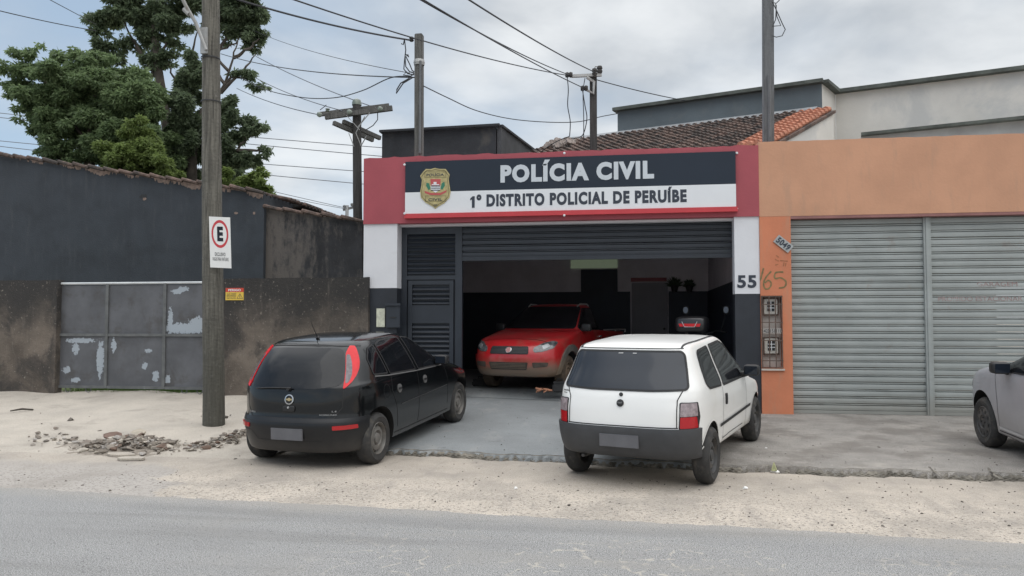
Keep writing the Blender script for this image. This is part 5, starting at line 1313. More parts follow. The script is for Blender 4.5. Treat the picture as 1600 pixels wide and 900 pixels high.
build('red_ring', g, sign_red, sg_)
def plate_text(s_, u0, u1, v0, v1, bold):
    g = text_mb(s_, 0, 1, 0, 1, 0, bold, 0); g.v = [tuple(onplate(lerp(u0, u1, p[0]), lerp(v0, v1, p[2]), .002)) for p in g.v]; return g
build('lettering', plate_text('E', -.13, .15, .02, .31, .05), sign_text, sg_)
build('lettering', plate_text('EXCLUSIVO', -.26, .24, -.27, -.20, .01), sign_text, sg_)
build('lettering', plate_text('VAGAS PARA VIATURAS', -.38, .38, -.365, -.295, .0), sign_text, sg_)
# PERIGO notice on the wall
pg = thing('warning_sign', 'small red and yellow danger notice on the brown wall beside the round pole', 'sign', at(366, 459, Yb))
x0, x1 = at(353, 459, Yb).x, at(381, 459, Yb).x; z0_, z1_ = zb(366, 469, Yb), zb(366, 450, Yb); zm_ = lerp(z0_, z1_, .66)
g = MB(); g.box((x0, Yb-.012, z0_), (x1, Yb-.003, zm_)); build('yellow_panel', g, yellow, pg)
g = MB(); g.box((x0, Yb-.0125, zm_+.0005), (x1, Yb-.003, z1_)); build('red_panel', g, mat('orange_red_sign_film', (.55, .06, .03), .5), pg)
build('lettering', text_mb('PERIGO', lerp(x0, x1, .15), lerp(x0, x1, .85), lerp(z0_, z1_, .73), lerp(z0_, z1_, .92), Yb-.013, .03, .002), wht, pg)
for k, s_ in enumerate(('ALTA TENSÃO', 'MANTENHA', 'DISTÂNCIA')):
    build('lettering', text_mb(s_, lerp(x0, x1, .07), lerp(x0, x1, .60), lerp(z0_, z1_, .47-.17*k), lerp(z0_, z1_, .57-.17*k), Yb-.0125, .02, .002), sign_text, pg)
cx_ = lerp(x0, x1, .80); g = MB(); tri = [(cx_-.06, lerp(z0_, z1_, .12)), (cx_+.06, lerp(z0_, z1_, .12)), (cx_, lerp(z0_, z1_, .56))]
for i in range(3):
    a, b_ = Vector((tri[i][0], 0, tri[i][1])), Vector((tri[(i+1) % 3][0], 0, tri[(i+1) % 3][1])); cc_ = Vector((cx_, 0, lerp(z0_, z1_, .27)))
    g.face([(p.x, Yb-.0135, p.z) for p in (a, b_, b_.lerp(cc_, .22), a.lerp(cc_, .22))])
g.box((cx_-.005, Yb-.014, lerp(z0_, z1_, .2)), (cx_+.005, Yb-.0125, lerp(z0_, z1_, .4))); build('warning_triangle', g, sign_text, pg)

# post with wires above the red fascia
D2 = 13.35
def post(name, label, px, top, bot, D, wpx, m, square=True, group='service posts behind the shop fronts'):
    a, b_ = atd(px, bot, D), atd(px, top, D); a.z = 3.79 if D < 14 else a.z-1.4
    t = thing(name, label, 'post', a, group=group); w_ = wpx*D/F
    g = MB()
    if square:
        n = 10; 
        for i in range(1): g.bar(a, Vector((a.x+(b_.x-a.x), a.y, b_.z)), w_, w_, (0, 1, 0))
    else: g = wavy_pole(a, Vector((b_.x, a.y, b_.z)), w_/2, w_/2*.92, 14, 14)
    build('shaft', g, m, t, smooth=not square, bevel=.012 if square else 0); return t, Vector((a.x, a.y, b_.z)), w_
t2, top2, w2 = post('service_post', 'grey wooden post with tangled cables rising behind the left half of the red fascia', 655, 54, 238, D2, 12.5, wood)
g = MB(); g.tube([atd(657, 95, D2-.09), atd(656, 240, D2-.09)], .022, 8); build('conduit', g, concp, t2, smooth=True)
g = MB(); g.lathe([(.0, -.02), (.03, -.02), (.045, 0), (.03, .02), (.045, .04), (.03, .06), (0, .06)], atd(643, 63, D2), (0, 0, 1), 12); g.tube([atd(643, 60, D2), atd(655, 60, D2)], .012, 6); build('insulator', g, black_p, t2, smooth=True)
g = MB(); g.lathe([(.09, -.05), (.10, 0), (.09, .05)], atd(655, 98, D2), (0, 0, 1), 14); build('clamp', g, galv, t2)
t3, top3, w3 = post('service_post', 'dark post with steel wire brackets rising from the tiled roof', 927, 116, 216, 17, 11, darkwood)
g = MB(); g.bar(atd(940, 117, 16.9), atd(893, 119, 16.9), .07, .06); g.tube([atd(917, 121, 16.88), atd(928, 128, 16.88), atd(927, 146, 16.88), atd(914, 139, 16.88)], .035, 6); g.tube([atd(937, 118, 16.9), atd(938, 105, 16.9), atd(930, 104, 16.9), atd(927, 112, 16.9)], .015, 6); build('steel_bracket', g, galv, t3)
for (px, py) in ((889, 117), (913, 138), (937, 109), (929, 113)):
    g = MB(); g.lathe([(0, -.08), (.05, -.08), (.065, -.03), (.045, 0), (.065, .03), (.05, .08), (0, .08)], atd(px, py, 16.88), (1, 0, 0) if px < 920 else (0, 0, 1), 12); build('insulator', g, darkwood, t3, smooth=True)
t4, top4, w4 = post('service_post', 'tall grey concrete post standing where red and orange fascias meet', 1199.5, -30, 221, 12.95, 16, concp, True)
g = MB(); g.tube([atd(1202, 118, 12.95-.11), atd(1203, 222, 12.95-.11)], .03, 8); build('conduit', g, concp, t4, smooth=True)
g = MB()
for pts in ([(1206, 4), (1213, 5), (1218, 0)], [(1207, 3), (1215, 20), (1222, 36), (1227, 46), (1222, 56), (1213, 58), (1207, 56)], [(1212, 6), (1214, 26), (1220, 40), (1207, 41)], [(1208, 40), (1212, 30), (1213, 8)]):
    g.tube([atd(x, y, 12.8) for x, y in pts], .008, 6)
build('loose_cable', g, wire_m, t4, smooth=True)
# crossarm utility pole
D5 = 19.0
cpole = thing('utility_pole', 'wooden utility pole with two crossarms and glass insulators behind the mouldy wall', 'utility pole', atd(561, 445, D5))
a, b_ = atd(563, 450, D5), atd(557, 163, D5); a.z = 0; b_ = Vector((b_.x, a.y, b_.z))
build('post', wavy_pole(a, b_, .125, .105, 16, 14), darkwood, cpole, smooth=True)
g = MB(); g.bar(atd(508, 183, D5-.15), atd(613, 169, D5-.15), .10, .12); g.bar(atd(497, 179, D5+.2), atd(608, 165, D5+.2), .09, .10); build('crossarm', g, wood, cpole)
g = MB(); g.bar(atd(521, 192, D5-.3), atd(583, 219, D5+.5), .09, .10); g.bar(atd(536, 190, D5-.1), atd(594, 216, D5+.7), .09, .10); build('crossarm', g, wood, cpole)
g = MB()
for p, q in (((541, 180), (562, 203)), ((578, 176), (558, 200)), ((570, 182), (556, 208)), ((545, 208), (553, 229)), ((556, 208), (564, 228)), ((573, 212), (564, 228))): g.bar(atd(*p, D5-.22), atd(*q, D5-.17), .03, .012)
build('brace', g, galv, cpole)
glassi = mat('pale_green_insulator', (.17, .2, .165), .25, .2, 9, coat=.5)
for (px, py, ax) in ((499, 179, 0), (546, 175, 0), (594, 170, 0), (512, 172, 1)):
    g = MB(); c = atd(px, py, D5-.28); g.lathe([(0, -.05), (.03, -.05), (.062, -.025), (.035, 0), (.062, .025), (.02, .05), (0, .05)], c, (0, -1, 0) if not ax else (0, 0, 1), 14); build('insulator', g, glassi, cpole, smooth=True)
g = MB(); g.lathe([(.12, 0), (.12, .06), (.10, .13), (.03, .17), (0, .17)], Vector((b_.x, b_.y, b_.z-.02)), (0, 0, 1), 14); build('pole_cap', g, glassi, cpole, smooth=True)
g = MB(); g.tube([atd(590, 176, D5-.1), atd(590, 187, D5-.1), atd(583, 196, D5-.1), atd(570, 204, D5-.1)], .012, 5); g.tube([atd(500, 172, D5-.1), atd(510, 164, D5-.1)], .01, 5); build('loose_cable', g, wire_m, cpole)
# far pole
fp_ = thing('utility_pole', 'tiny distant concrete pole above the mouldy tiled wall', 'utility pole', atd(541, 345, 70))
g = MB(); a = atd(542, 350, 70); g.tube([Vector((a.x, a.y, 0)), Vector((a.x, a.y, atd(542, 321, 70).z))], .17, 8); build('post', g, mat('pale_far_concrete', (.3, .31, .32), .9), fp_)
g = MB(); g.bar(atd(536, 328, 70), atd(552, 324, 70), .18, .2); build('crossarm', g, concp, fp_)
for (px, py) in ((538, 325), (550, 322)):
    g = MB(); g.lathe([(.12, 0), (.16, .2), (0, .3)], atd(px, py, 69.9), (0, 0, 1), 8); build('insulator', g, concp, fp_)

# ================================================================== wires
def wire(label, A, B, sag=.02, r=.011, m=None, group='overhead cables', mids=None, n=26):
    a, b_ = atd(*A), atd(*B); pts = []
    if mids: 
        ctl = [a]+[atd(*q) for q in mids]+[b_]; pts = []
        for i in range(len(ctl)-1):
            p0, p1, p2, p3 = ctl[max(i-1, 0)], ctl[i], ctl[i+1], ctl[min(i+2, len(ctl)-1)]
            for k in range(7):
                t = k/7; pts.append(.5*((2*p1)+(p2-p0)*t+(2*p0-5*p1+4*p2-p3)*t*t+(3*p1-p0-3*p2+p3)*t**3))
        pts.append(b_)
    else:
        L_ = (b_-a).length
        for i in range(n+1):
            t = i/n; p = a.lerp(b_, t); p.z -= 4*sag*L_*t*(1-t); pts.append(p)
    g = MB(); g.tube(pts, r, 6); o = build('overhead_cable', g, m or wire_m, smooth=True); return tag(o, label, 'cable', group)
wire('thick twisted cable from beside the round pole to the tangled post insulator', (335, -12, 11.2), (643, 63, D2), .02, .017)
wire('long cable crossing above the tangled post to the upper steel bracket', (420, -14, 9), (888, 118, 16.8), .012, .011)
wire('upper one of two converging cables ending at the upper bracket insulator', (600, -34, 8), (889, 117, 16.8), .008, .010)
wire('lower one of two converging cables ending at the lower bracket insulator', (606, -34, 8.1), (913, 138, 16.8), .006, .010)
wire('single cable descending to the top of the bracketed roof post', (690, -28, 8), (930, 113, 16.9), .006, .011)
wire('cable leaving the bracketed roof post towards the grey building', (930, 124, 16.9), (1075, 158, 18.5), .01, .011)
wire('cable entering the tall tree crown from the top left corner', (-60, 2, 16), (150, 48, 24), .005, .013)
wire('short cable dropping from the top edge into the tall tree crown', (60, -10, 18), (150, 38, 24), .0, .010)
wire('thin cable from the tree to the middle of the tangled post', (380, 40, 26), (640, 114, D2), .01, .007)
wire('cable from the bare branches to the tangled post', (345, 84, 24), (648, 121, D2), .012, .011)
wire('deeply sagging cable loop left of the tangled post', (370, 118, 24), (648, 121, D2), 0, .011, mids=[(415, 140, 22), (470, 152, 19), (520, 153, 17), (565, 142, 15), (612, 121, 13.6)])
wire('thin cable to the right end of the glass insulator crossarm', (400, 88, 26), (592, 170, 19), .01, .012, wire_far)
wire('thin cable ending at the middle of the crossarm', (400, 122, 26), (535, 173, 19), .01, .012, wire_far)
wire('thin cable ending at the left insulator of the crossarm', (370, 138, 26), (497, 179, 19), .01, .012, wire_far)
wire('slack cable from the tangled post over the black parapet to the grey building', (661, 134, D2), (968, 177, 19), 0, .010, mids=[(700, 153, 14), (745, 173, 15), (800, 186, 16), (860, 191, 17), (905, 190, 18), (940, 182, 18.5)])
for k, (ya, yb_) in enumerate(((171, 224), (177, 238), (215, 263), (222, 284))):
    wire(['uppermost of four faint far lines crossing behind trees and crossarm pole', 'second of four faint far lines behind the trees', 'third of four faint far lines behind the trees', 'lowest of four faint far lines behind the trees'][k], (-80, ya-3, 62), (640, yb_+10, 55), .004, .028, wire_far, 'faint far power lines')
wire('faint line low over the mouldy wall reaching the tiny distant pole', (380, 288, 60), (541, 325, 69.8), .002, .028, wire_far, 'faint far power lines')
wire('faint short line just above the tiled edge beside the distant pole', (410, 300, 60), (538, 326, 69.8), .004, .026, wire_far, 'faint far power lines')
wire('cable hanging straight down from the upper bracket insulator', (886, 119, 16.8), (890, 213, 17.2), 0, .011, mids=[(888, 140, 16.8), (887, 165, 16.9), (891, 190, 17)])
wire('curved cable hanging from the lower bracket insulator to the roof', (910, 140, 16.8), (893, 216, 17.2), 0, .011, mids=[(914, 165, 16.8), (917, 185, 16.9), (912, 208, 17), (904, 215, 17.1)])
wire('cable hanging close beside the dark roof post', (914, 122, 16.8), (912, 220, 17.1), 0, .010, mids=[(911, 145, 16.8), (912, 180, 16.8)])
wire('cable trailing off the roof edge left of the bracketed post', (890, 213, 17.2), (845, 238, 18.2), 0, .011, mids=[(872, 220, 17.4), (855, 230, 17.8)])
g = MB()
for pts in ([(632, 62), (634, 78), (632, 95), (631, 108), (637, 115), (647, 117)], [(632, 62), (630, 70), (627, 68)], [(633, 84), (639, 89), (637, 85)], [(633, 90), (634, 104), (640, 112), (647, 114)], [(634, 88), (640, 100), (644, 110), (647, 112)], [(645, 121), (630, 130), (619, 146), (620, 140), (626, 130), (640, 122)], [(636, 112), (630, 117), (642, 119), (647, 115)]):
    g.tube([atd(x, y, D2-.06) for x, y in pts], .011, 6)
o = build('cable_tangle', g, wire_m, smooth=True); tag(o, 'tangle of drooping black cable ends hanging beside the wooden service post', 'cable')

# ================================================================== trees
def leafmat(name, c, light):
    def ex(nt, c_, v, b):
        gm = N(nt, 'ShaderNodeNewGeometry'); f = gm.outputs['Random Per Island']
        return mix(nt, f, tuple(x*.65 for x in c), light)
    m = mat(name, c, .5, .1, 2, spec=.35, extra=ex)
    nt = m.node_tree; b = nt.nodes['Principled BSDF']; out = nt.nodes['Material Output']
    tl_ = N(nt, 'ShaderNodeBsdfTranslucent'); ms = N(nt, 'ShaderNodeMixShader'); ms.inputs[0].default_value = .5
    L(nt, mix(nt, .5, b.inputs['Base Color'].links[0].from_socket, light), tl_.inputs[0]); L(nt, b.outputs[0], ms.inputs[1]); L(nt, tl_.outputs[0], ms.inputs[2]); L(nt, ms.outputs[0], out.inputs[0])
    return m
leaf_dark = leafmat('dark_leaf', (.08, .115, .07), (.20, .26, .15))
leaf_mid = leafmat('mid_green_leaf', (.115, .175, .085), (.26, .35, .17))
leaf_light = leafmat('yellow_green_leaf', (.14, .20, .06), (.26, .34, .11))
bark = mat('tree_bark', (.07, .06, .05), .95, .3, 5, .5, 20)
NP = np.random.RandomState(5)
def leaves(centres, radii, count, ln, wd, droop=.6, shell_=.55):
    """many lens-shaped leaves through clump volumes"""
    cs = np.array([tuple(c) for c in centres]); rs = np.array(radii); wts = rs[:, 0]*rs[:, 1]*rs[:, 2]; wts = wts**.8; wts /= wts.sum()
    idx = NP.choice(len(cs), count, p=wts)
    d = NP.normal(size=(count, 3)); d /= np.linalg.norm(d, axis=1)[:, None]
    rad = NP.uniform(0, 1, count)**(1/3.)*(1-shell_)+shell_*NP.uniform(.75, 1.12, count)
    P = cs[idx]+d*rs[idx]*rad[:, None]
    # sprigs: leaves gather in tufts
    ax = NP.normal(size=(count, 3))*np.array([1, 1, .55]); ax[:, 2] -= droop; ax += d*.5; ax /= np.linalg.norm(ax, axis=1)[:, None]
    sd = np.cross(ax, NP.normal(size=(count, 3))); sd /= np.linalg.norm(sd, axis=1)[:, None]
    l = (ln*NP.uniform(.6, 1.3, count))[:, None]; w_ = (wd*NP.uniform(.7, 1.2, count))[:, None]
    nrm = np.cross(ax, sd)
    V = np.stack([P, P+ax*l*.45+sd*w_+nrm*w_*.3, P+ax*l, P+ax*l*.45-sd*w_+nrm*w_*.3], 1).reshape(-1, 3)
    return V
def crown(name, centres, radii, count, ln, wd, m, parent, droop=.6, shell_=.55):
    # sprinkle sub-clumps over each clump for an uneven outline
    C2, R2 = [], []
    for c, r in zip(centres, radii):
        k = max(8, int(30*(r[0]*r[2])**.5))
        for _ in range(k):
            d = Vector(NP.normal(size=3)).normalized(); f = NP.uniform(.3, 1.12)
            C2.append(Vector(c)+Vector((d.x*r[0], d.y*r[1], d.z*r[2]))*f); s_ = NP.uniform(.14, .36); R2.append((r[0]*s_, r[1]*s_, r[2]*s_*.8))
    V = leaves(C2, R2, count, ln, wd, droop, shell_)
    inv = np.array(wmat(parent).inverted()); V = V@inv[:3, :3].T+inv[:3, 3]
    me = bpy.data.meshes.new(name); n = len(V)//4
    me.vertices.add(len(V)); me.vertices.foreach_set('co', V.ravel()); me.loops.add(n*4); me.loops.foreach_set('vertex_index', np.arange(n*4)); me.polygons.add(n)
    me.polygons.foreach_set('loop_start', np.arange(0, n*4, 4)); me.update(calc_edges=True); me.materials.append(m)
    o = bpy.data.objects.new(name, me); COL.objects.link(o); o.parent = parent; return o
def clumps(spec, D):       # (px, py, rpx, rpy, depth offset)
    cs, rs = [], []
    for s_ in spec:
        px, py, rx, ry = s_[:4]; dd = s_[4] if len(s_) > 4 else 0
        cs.append(atd(px, py, D+dd)); k = (D+dd)/F; rs.append((rx*k, (rx+ry)/2*k, ry*k))
    return cs, rs
def limb(g, pts, D, r0, r1, seg=8):
    P = [atd(x, y, D+(dd[0] if dd else 0)) for x, y, *dd in pts]; q = []
    for i in range(len(P)-1):
        for k in range(4):
            p = P[i].lerp(P[i+1], k/4); q.append(p+Vector((rnd.uniform(-.03, .03), rnd.uniform(-.05, .05), 0)))
    q.append(P[-1]); n = len(q); g.tube(q, [lerp(r0, r1, i/(n-1)) for i in range(n)], seg)
def tree(label, D, spec, count, ln, wd, m, trunk, limbs, droop=.6, shell_=.55, cat='tree', name='tree'):
    base_ = atd(trunk[0][0], trunk[0][1], D); base_.z = 0
    t = thing(name, label, cat, base_, group='trees behind the dark houses')
    g = MB(); P = [base_]+[atd(x, y, D) for x, y in trunk[1:]]; n = len(P)
    g.tube(P, [lerp(.22, .09, i/(n-1)) for i in range(n)], 10); build('trunk', g, bark, t, smooth=True)
    g = MB()
    for pts in limbs: limb(g, pts, D, .06, .014, 6)
    if limbs: build('limbs', g, bark, t, smooth=True)
    cs, rs = clumps(spec, D); crown('crown', cs, rs, count, ln, wd, m, t, droop, shell_); return t
TG = 'trees behind the dark houses'
tree('tall dark-leaved tree whose open crown reaches the top edge behind the round pole', 25,
     [(175, 22, 38, 28), (215, 8, 40, 24), (262, 30, 34, 26), (150, 45, 16, 20), (165, 75, 24, 20), (230, 50, 28, 18), (250, 90, 24, 22), (285, 5, 34, 26), (345, 20, 34, 34), (385, 25, 30, 38), (395, 55, 24, 20), (365, 60, 24, 16), (205, 70, 18, 16), (235, 105, 14, 14), (350, -10, 60, 22), (180, 90, 20, 14), (268, 62, 16, 16)],
     44000, .17, .034, leaf_dark, [(262, 330), (262, 200), (250, 130), (245, 90), (240, 40)],
     [[(235, 110), (222, 85), (200, 50), (190, 20)], [(245, 100), (262, 60), (276, 22)], [(228, 96), (205, 60), (192, 30)], [(236, 110), (238, 70), (236, 30)], [(262, 190), (300, 150), (340, 80), (368, 68), (380, 45)], [(300, 130), (300, 80), (310, 40)], [(340, 80), (372, 40), (385, 20)], [(238, 120), (248, 70), (246, 40)], [(300, 160), (270, 120), (262, 95)]])
tree('broad bushy green tree spreading to the left edge behind the charcoal wall', 23,
     [(85, 130, 60, 44), (150, 130, 60, 44), (45, 95, 26, 22), (100, 85, 22, 18), (20, 115, 18, 20), (60, 175, 34, 34), (110, 200, 46, 44), (180, 170, 54, 48), (75, 215, 30, 30), (230, 150, 40, 50), (210, 210, 44, 44), (15, 145, 16, 14), (65, 72, 10, 10), (245, 220, 36, 44), (140, 95, 40, 18), (40, 165, 14, 12), (120, 240, 40, 26), (85, 238, 26, 16), (170, 230, 40, 36), (150, 262, 34, 14)],
     110000, .155, .03, leaf_mid, [(140, 330), (140, 240), (150, 150)], [[(140, 230), (100, 170), (60, 130)], [(145, 200), (190, 150), (220, 120)], [(100, 170), (60, 110), (30, 105)]], .7)
tree('yellow-green bush just above the tile edge in front of the taller trees', 21.5,
     [(210, 235, 46, 40), (180, 245, 30, 30), (240, 250, 34, 34), (205, 205, 26, 22), (255, 270, 22, 20), (175, 265, 20, 18)], 34000, .13, .025, leaf_light, [(210, 330), (212, 280), (212, 240)], [], .8)
tree('slender tree right of the round pole with drooping tufts on bare branches', 24,
     [(300, 200, 30, 60, 0), (285, 250, 28, 40), (345, 180, 22, 40), (360, 170, 16, 26), (350, 240, 26, 40), (375, 250, 24, 24), (398, 242, 20, 14), (385, 195, 22, 18), (400, 190, 22, 14), (415, 235, 12, 8), (390, 118, 22, 15), (402, 132, 16, 9), (372, 115, 14, 8), (330, 130, 14, 10), (355, 290, 30, 24), (300, 120, 24, 40), (378, 205, 12, 12)],
     52000, .16, .032, leaf_dark, [(300, 330), (300, 240), (318, 170)],
     [[(310, 220), (345, 145), (365, 90), (372, 60)], [(345, 145), (380, 110), (400, 85)], [(345, 145), (360, 120), (395, 125)], [(330, 260), (370, 235), (385, 215), (398, 195)], [(370, 235), (400, 235), (418, 238)], [(355, 110), (340, 90), (345, 70)], [(365, 90), (390, 75), (405, 60)], [(350, 130), (335, 105), (330, 90)], [(300, 200), (296, 150), (290, 110)]], .95)
tree('pale yellow-green bush at the low end of the charcoal wall', 22.5,
     [(390, 290, 26, 22), (410, 300, 20, 16), (375, 300, 22, 18), (405, 275, 14, 10), (345, 285, 20, 22), (428, 312, 10, 8)], 15000, .13, .026, leaf_light, [(392, 340), (392, 310), (392, 290)], [], .5)

# ================================================================== rubble and litter
def chunk(g, c, s_, flat=.6, r=rnd):
    c = Vector(c); bm = bmesh.new(); bmesh.ops.create_icosphere(bm, subdivisions=1, radius=1)
    ax = Matrix.Rotation(r.uniform(0, 6.28), 3, 'Z')@Matrix.Rotation(r.uniform(-.7, .7), 3, 'X')
    sc3 = Vector((s_*r.uniform(.6, 1.3), s_*r.uniform(.5, 1), s_*flat*r.uniform(.5, 1)))
    vs = []
    for v in bm.verts:
        p = v.co*r.uniform(.5, 1.3); vs.append(c+ax@Vector((p.x*sc3.x, p.y*sc3.y, p.z*sc3.z)))
    bm.verts.index_update(); g.add(vs, [tuple(v.index for v in f.verts) for f in bm.faces]); bm.free()
def rub_ex(cols):
    def f(nt, c, v, b):
        gm = N(nt, 'ShaderNodeNewGeometry'); r_ = N(nt, 'ShaderNodeValToRGB'); L(nt, gm.outputs['Random Per Island'], r_.inputs[0]); r_.color_ramp.interpolation = 'CONSTANT'
        el = r_.color_ramp.elements; el[0].position = 0; el[0].color = (*cols[0], 1); el[1].position = 1/len(cols); el[1].color = (*cols[1], 1)
        for i in range(2, len(cols)): e = el.new(i/len(cols)); e.color = (*cols[i], 1)
        return mix(nt, ramp(nt, noise(nt, v, 30, 4, .6), .3, .7, 0, .5), r_.outputs[0], (.16, .145, .125))
    return f
rubm = mat('mixed_rubble', (.3, .28, .25), .95, .2, 5, .5, 60, extra=rub_ex([(.20, .17, .14), (.33, .29, .24), (.16, .14, .12), (.28, .24, .20), (.52, .47, .40), (.22, .18, .15), (.31, .27, .23), (.14, .085, .06), (.25, .22, .19), (.42, .39, .36)]))
def gz(x, y): return Hs(x, y)+.004
g = MB(); core = gp(205, 696, .06)
for i in range(1500):
    a = rnd.uniform(0, 6.28); r_ = min(1.0, abs(rnd.gauss(0, .34))); x = core.x+math.cos(a)*r_*1.05; y = core.y+math.sin(a)*r_*.48
    hgt = .13*math.exp(-((x-core.x)**2/.32+(y-core.y)**2/.10)); chunk(g, (x, y, gz(x, y)+hgt*rnd.uniform(.6, 1.1)), rnd.choice([.008, .012, .015, .02, .03, .06])*rnd.uniform(.6, 1.1), .55)
for i in range(46):
    x = core.x+rnd.uniform(-.62, .62); y = core.y+rnd.uniform(-.2, .22)
    chunk(g, (x, y, gz(x, y)+.13*math.exp(-((x-core.x)**2/.32+(y-core.y)**2/.10))*.7), rnd.uniform(.05, .12), .4)
def mound(u, v):
    x = core.x+lerp(-1.0, 1.0, u); y = core.y+lerp(-.5, .5, v); e = math.exp(-((x-core.x)**2/.30+(y-core.y)**2/.085))
    return (x, y, gz(x, y)-.012+.085*e+.02*e**.5*(math.sin(x*23+y*9)+math.sin(x*41-y*31+1)+math.sin(y*57))*.5)
g.grid(mound, 90, 50)
o = build('rubble_pile', g, rubm); tag(o, 'low grey pile of broken concrete rubble and dirt on the sandy path', 'rubble', kind='stuff')
g = MB(); p1, p2 = gp(300, 704, .03), gp(388, 684, .05)
for i in range(280):
    t = rnd.random(); p = p1.lerp(p2, t); x = p.x+rnd.gauss(0, .10); y = p.y+rnd.gauss(0, .07+.05*t); chunk(g, (x, y, gz(x, y)+rnd.uniform(0, .02+.05*t)), rnd.choice([.012, .018, .03, .06])*rnd.uniform(.6, 1.1), .45)
for i in range(40):
    p = gp(rnd.uniform(45, 125), rnd.gauss(686, 4), .06); chunk(g, (p.x, p.y, gz(p.x, p.y)+.01), rnd.choice([.015, .03, .05]), .4)
o = build('rubble', g, rubm); tag(o, 'scattered rubble and broken slabs trailing from the pile to the black car', 'rubble', kind='stuff')
for (px, py, sx, sy, rz, tl_, lab, m_) in ((176, 697, .26, .13, .1, .10, 'pale cracked concrete slab lying at the left of the rubble pile', walk_m), (188, 707, .20, .05, -.1, .06, 'flat grey slab on the sand in front of the rubble pile', sand), (206, 713, .19, .045, .2, .02, 'thin sandy plate lying nearest the road before the rubble pile', verge_m), (176, 690, .13, .05, .2, .4, 'reddish dark slab leaning at the back left of the rubble pile', mat('reddish_slab', (.15, .10, .08), .95, .3, 8)), (214, 689, .16, .08, -.4, .45, 'beige broken slab leaning in the middle of the rubble pile', mat('beige_slab', (.40, .35, .28), .95, .2, 8)), (252, 700, .09, .03, .0, .1, 'yellow flattened scrap at the right foot of the rubble pile', mat('yellow_scrap', (.5, .42, .2), .8, .1, 8))):
    p = gp(px, py, .05); g = MB(); n = 9; zz_ = gz(p.x, p.y)+.008+ (.05 if tl_ > .3 else 0)
    q = Matrix.Rotation(rz, 3, 'Z')@Matrix.Rotation(tl_, 3, 'X')
    pts = [Vector((p.x, p.y, zz_))+q@Vector((math.cos(6.283*i/n)*sx*rnd.uniform(.75, 1.15), math.sin(6.283*i/n)*sy*rnd.uniform(.75, 1.25)*1.6, 0)) for i in range(n)]
    g.prism(pts, q@Vector((0, 0, .025))); o = build('slab_piece', g, m_); tag(o, lab, 'concrete slab' if m_ is not None and 'scrap' not in lab else 'scrap', 'slab pieces on the rubble pile')
g = MB()
for i in range(900):       # small stones over shoulder, path and pavement
    px, py = rnd.uniform(-30, 1630), rnd.choice([rnd.uniform(618, 760), rnd.uniform(735, 830)])
    p = gp(px, py, .05)
    if p.y < yroad(p.x) or p.y > 12.6: continue
    z_ = gz(p.x, p.y) if (p.y > ykerb(p.x)+.05 or p.x < -4.4) else .004
    chunk(g, (p.x, p.y, z_+.002), rnd.uniform(.004, .013)*(1 if rnd.random() < .96 else 2), .7)
for px, py, s_ in ((110, 662, .045), (156, 674, .03), (50, 618, .03), (352, 661, .05), (360, 659, .035), (1300, 822, .018), (889, 791, .018), (680, 785, .018), (172, 768, .018)):
    p = gp(px, py, .1 if py < 720 else 0); chunk(g, (p.x, p.y, (gz(p.x, p.y) if py < 720 else .004)+s_*.3), s_, .7)
o = build('pebbles', g, mat('dark_pebble', (.12, .105, .09), .95, .4, 20)); tag(o, 'small loose stones and grit scattered over the sandy shoulder', 'pebbles', kind='stuff')
def crumple(px, py, s_, label, m_, z=.004, nm='crumpled_paper', cat='litter'):
    p = gp(px, py, z); g = MB(); bm = bmesh.new(); bmesh.ops.create_icosphere(bm, subdivisions=2, radius=1)
    bm.verts.index_update(); vs = [Vector((p.x, p.y, z+s_*.45))+v.co*rnd.uniform(.6, 1.15)*s_*Vector((1, 1, 1)).x for v in bm.verts]
    vs = [Vector((v.x, v.y, max(z+.001, z+(v.z-z)*.75))) for v in vs]
    g.add(vs, [tuple(v.index for v in f.verts) for f in bm.faces]); bm.free(); o = build(nm, g, m_); tag(o, label, cat)
pap = mat('white_crumpled_paper', (.75, .74, .72), .8, .05, 9)
crumple(1212, 739, .055, 'crumpled white paper cup against the kerb right of the white car', pap, .0)
g = MB(); p = gp(1209, 733, .05); g.prism([p+Vector((-.03, 0, -.02)), p+Vector((.03, 0, -.02)), p+Vector((.0, .01, .07))], (.012, .02, 0)); o = build('paper_scrap', g, mat('printed_scrap', (.35, .36, .2), .7, .4, 30)); tag(o, 'small torn printed wrapper leaning on the kerb above the paper cup', 'litter')
crumple(806, 764, .022, 'tiny white scrap on the sandy shoulder between the two parked cars', pap)
crumple(1165, 764, .025, 'flat white scrap on the shoulder behind the white car', pap)
crumple(1197, 701, .018, 'small white scrap on the concrete pavement beside the white car', pap, Hs(2.2, 9.6))
# stick and rag left
p, q = gp(16, 644, .2), gp(52, 641, .2); g = MB(); g.tube([p+Vector((0, 0, .02)), p.lerp(q, .5)+Vector((0, 0, .035)), q+Vector((0, 0, .01))], [.01, .016, .012], 6); o = build('stick', g, bark); tag(o, 'dark thin stick lying on the sandy path near the left wall', 'stick')
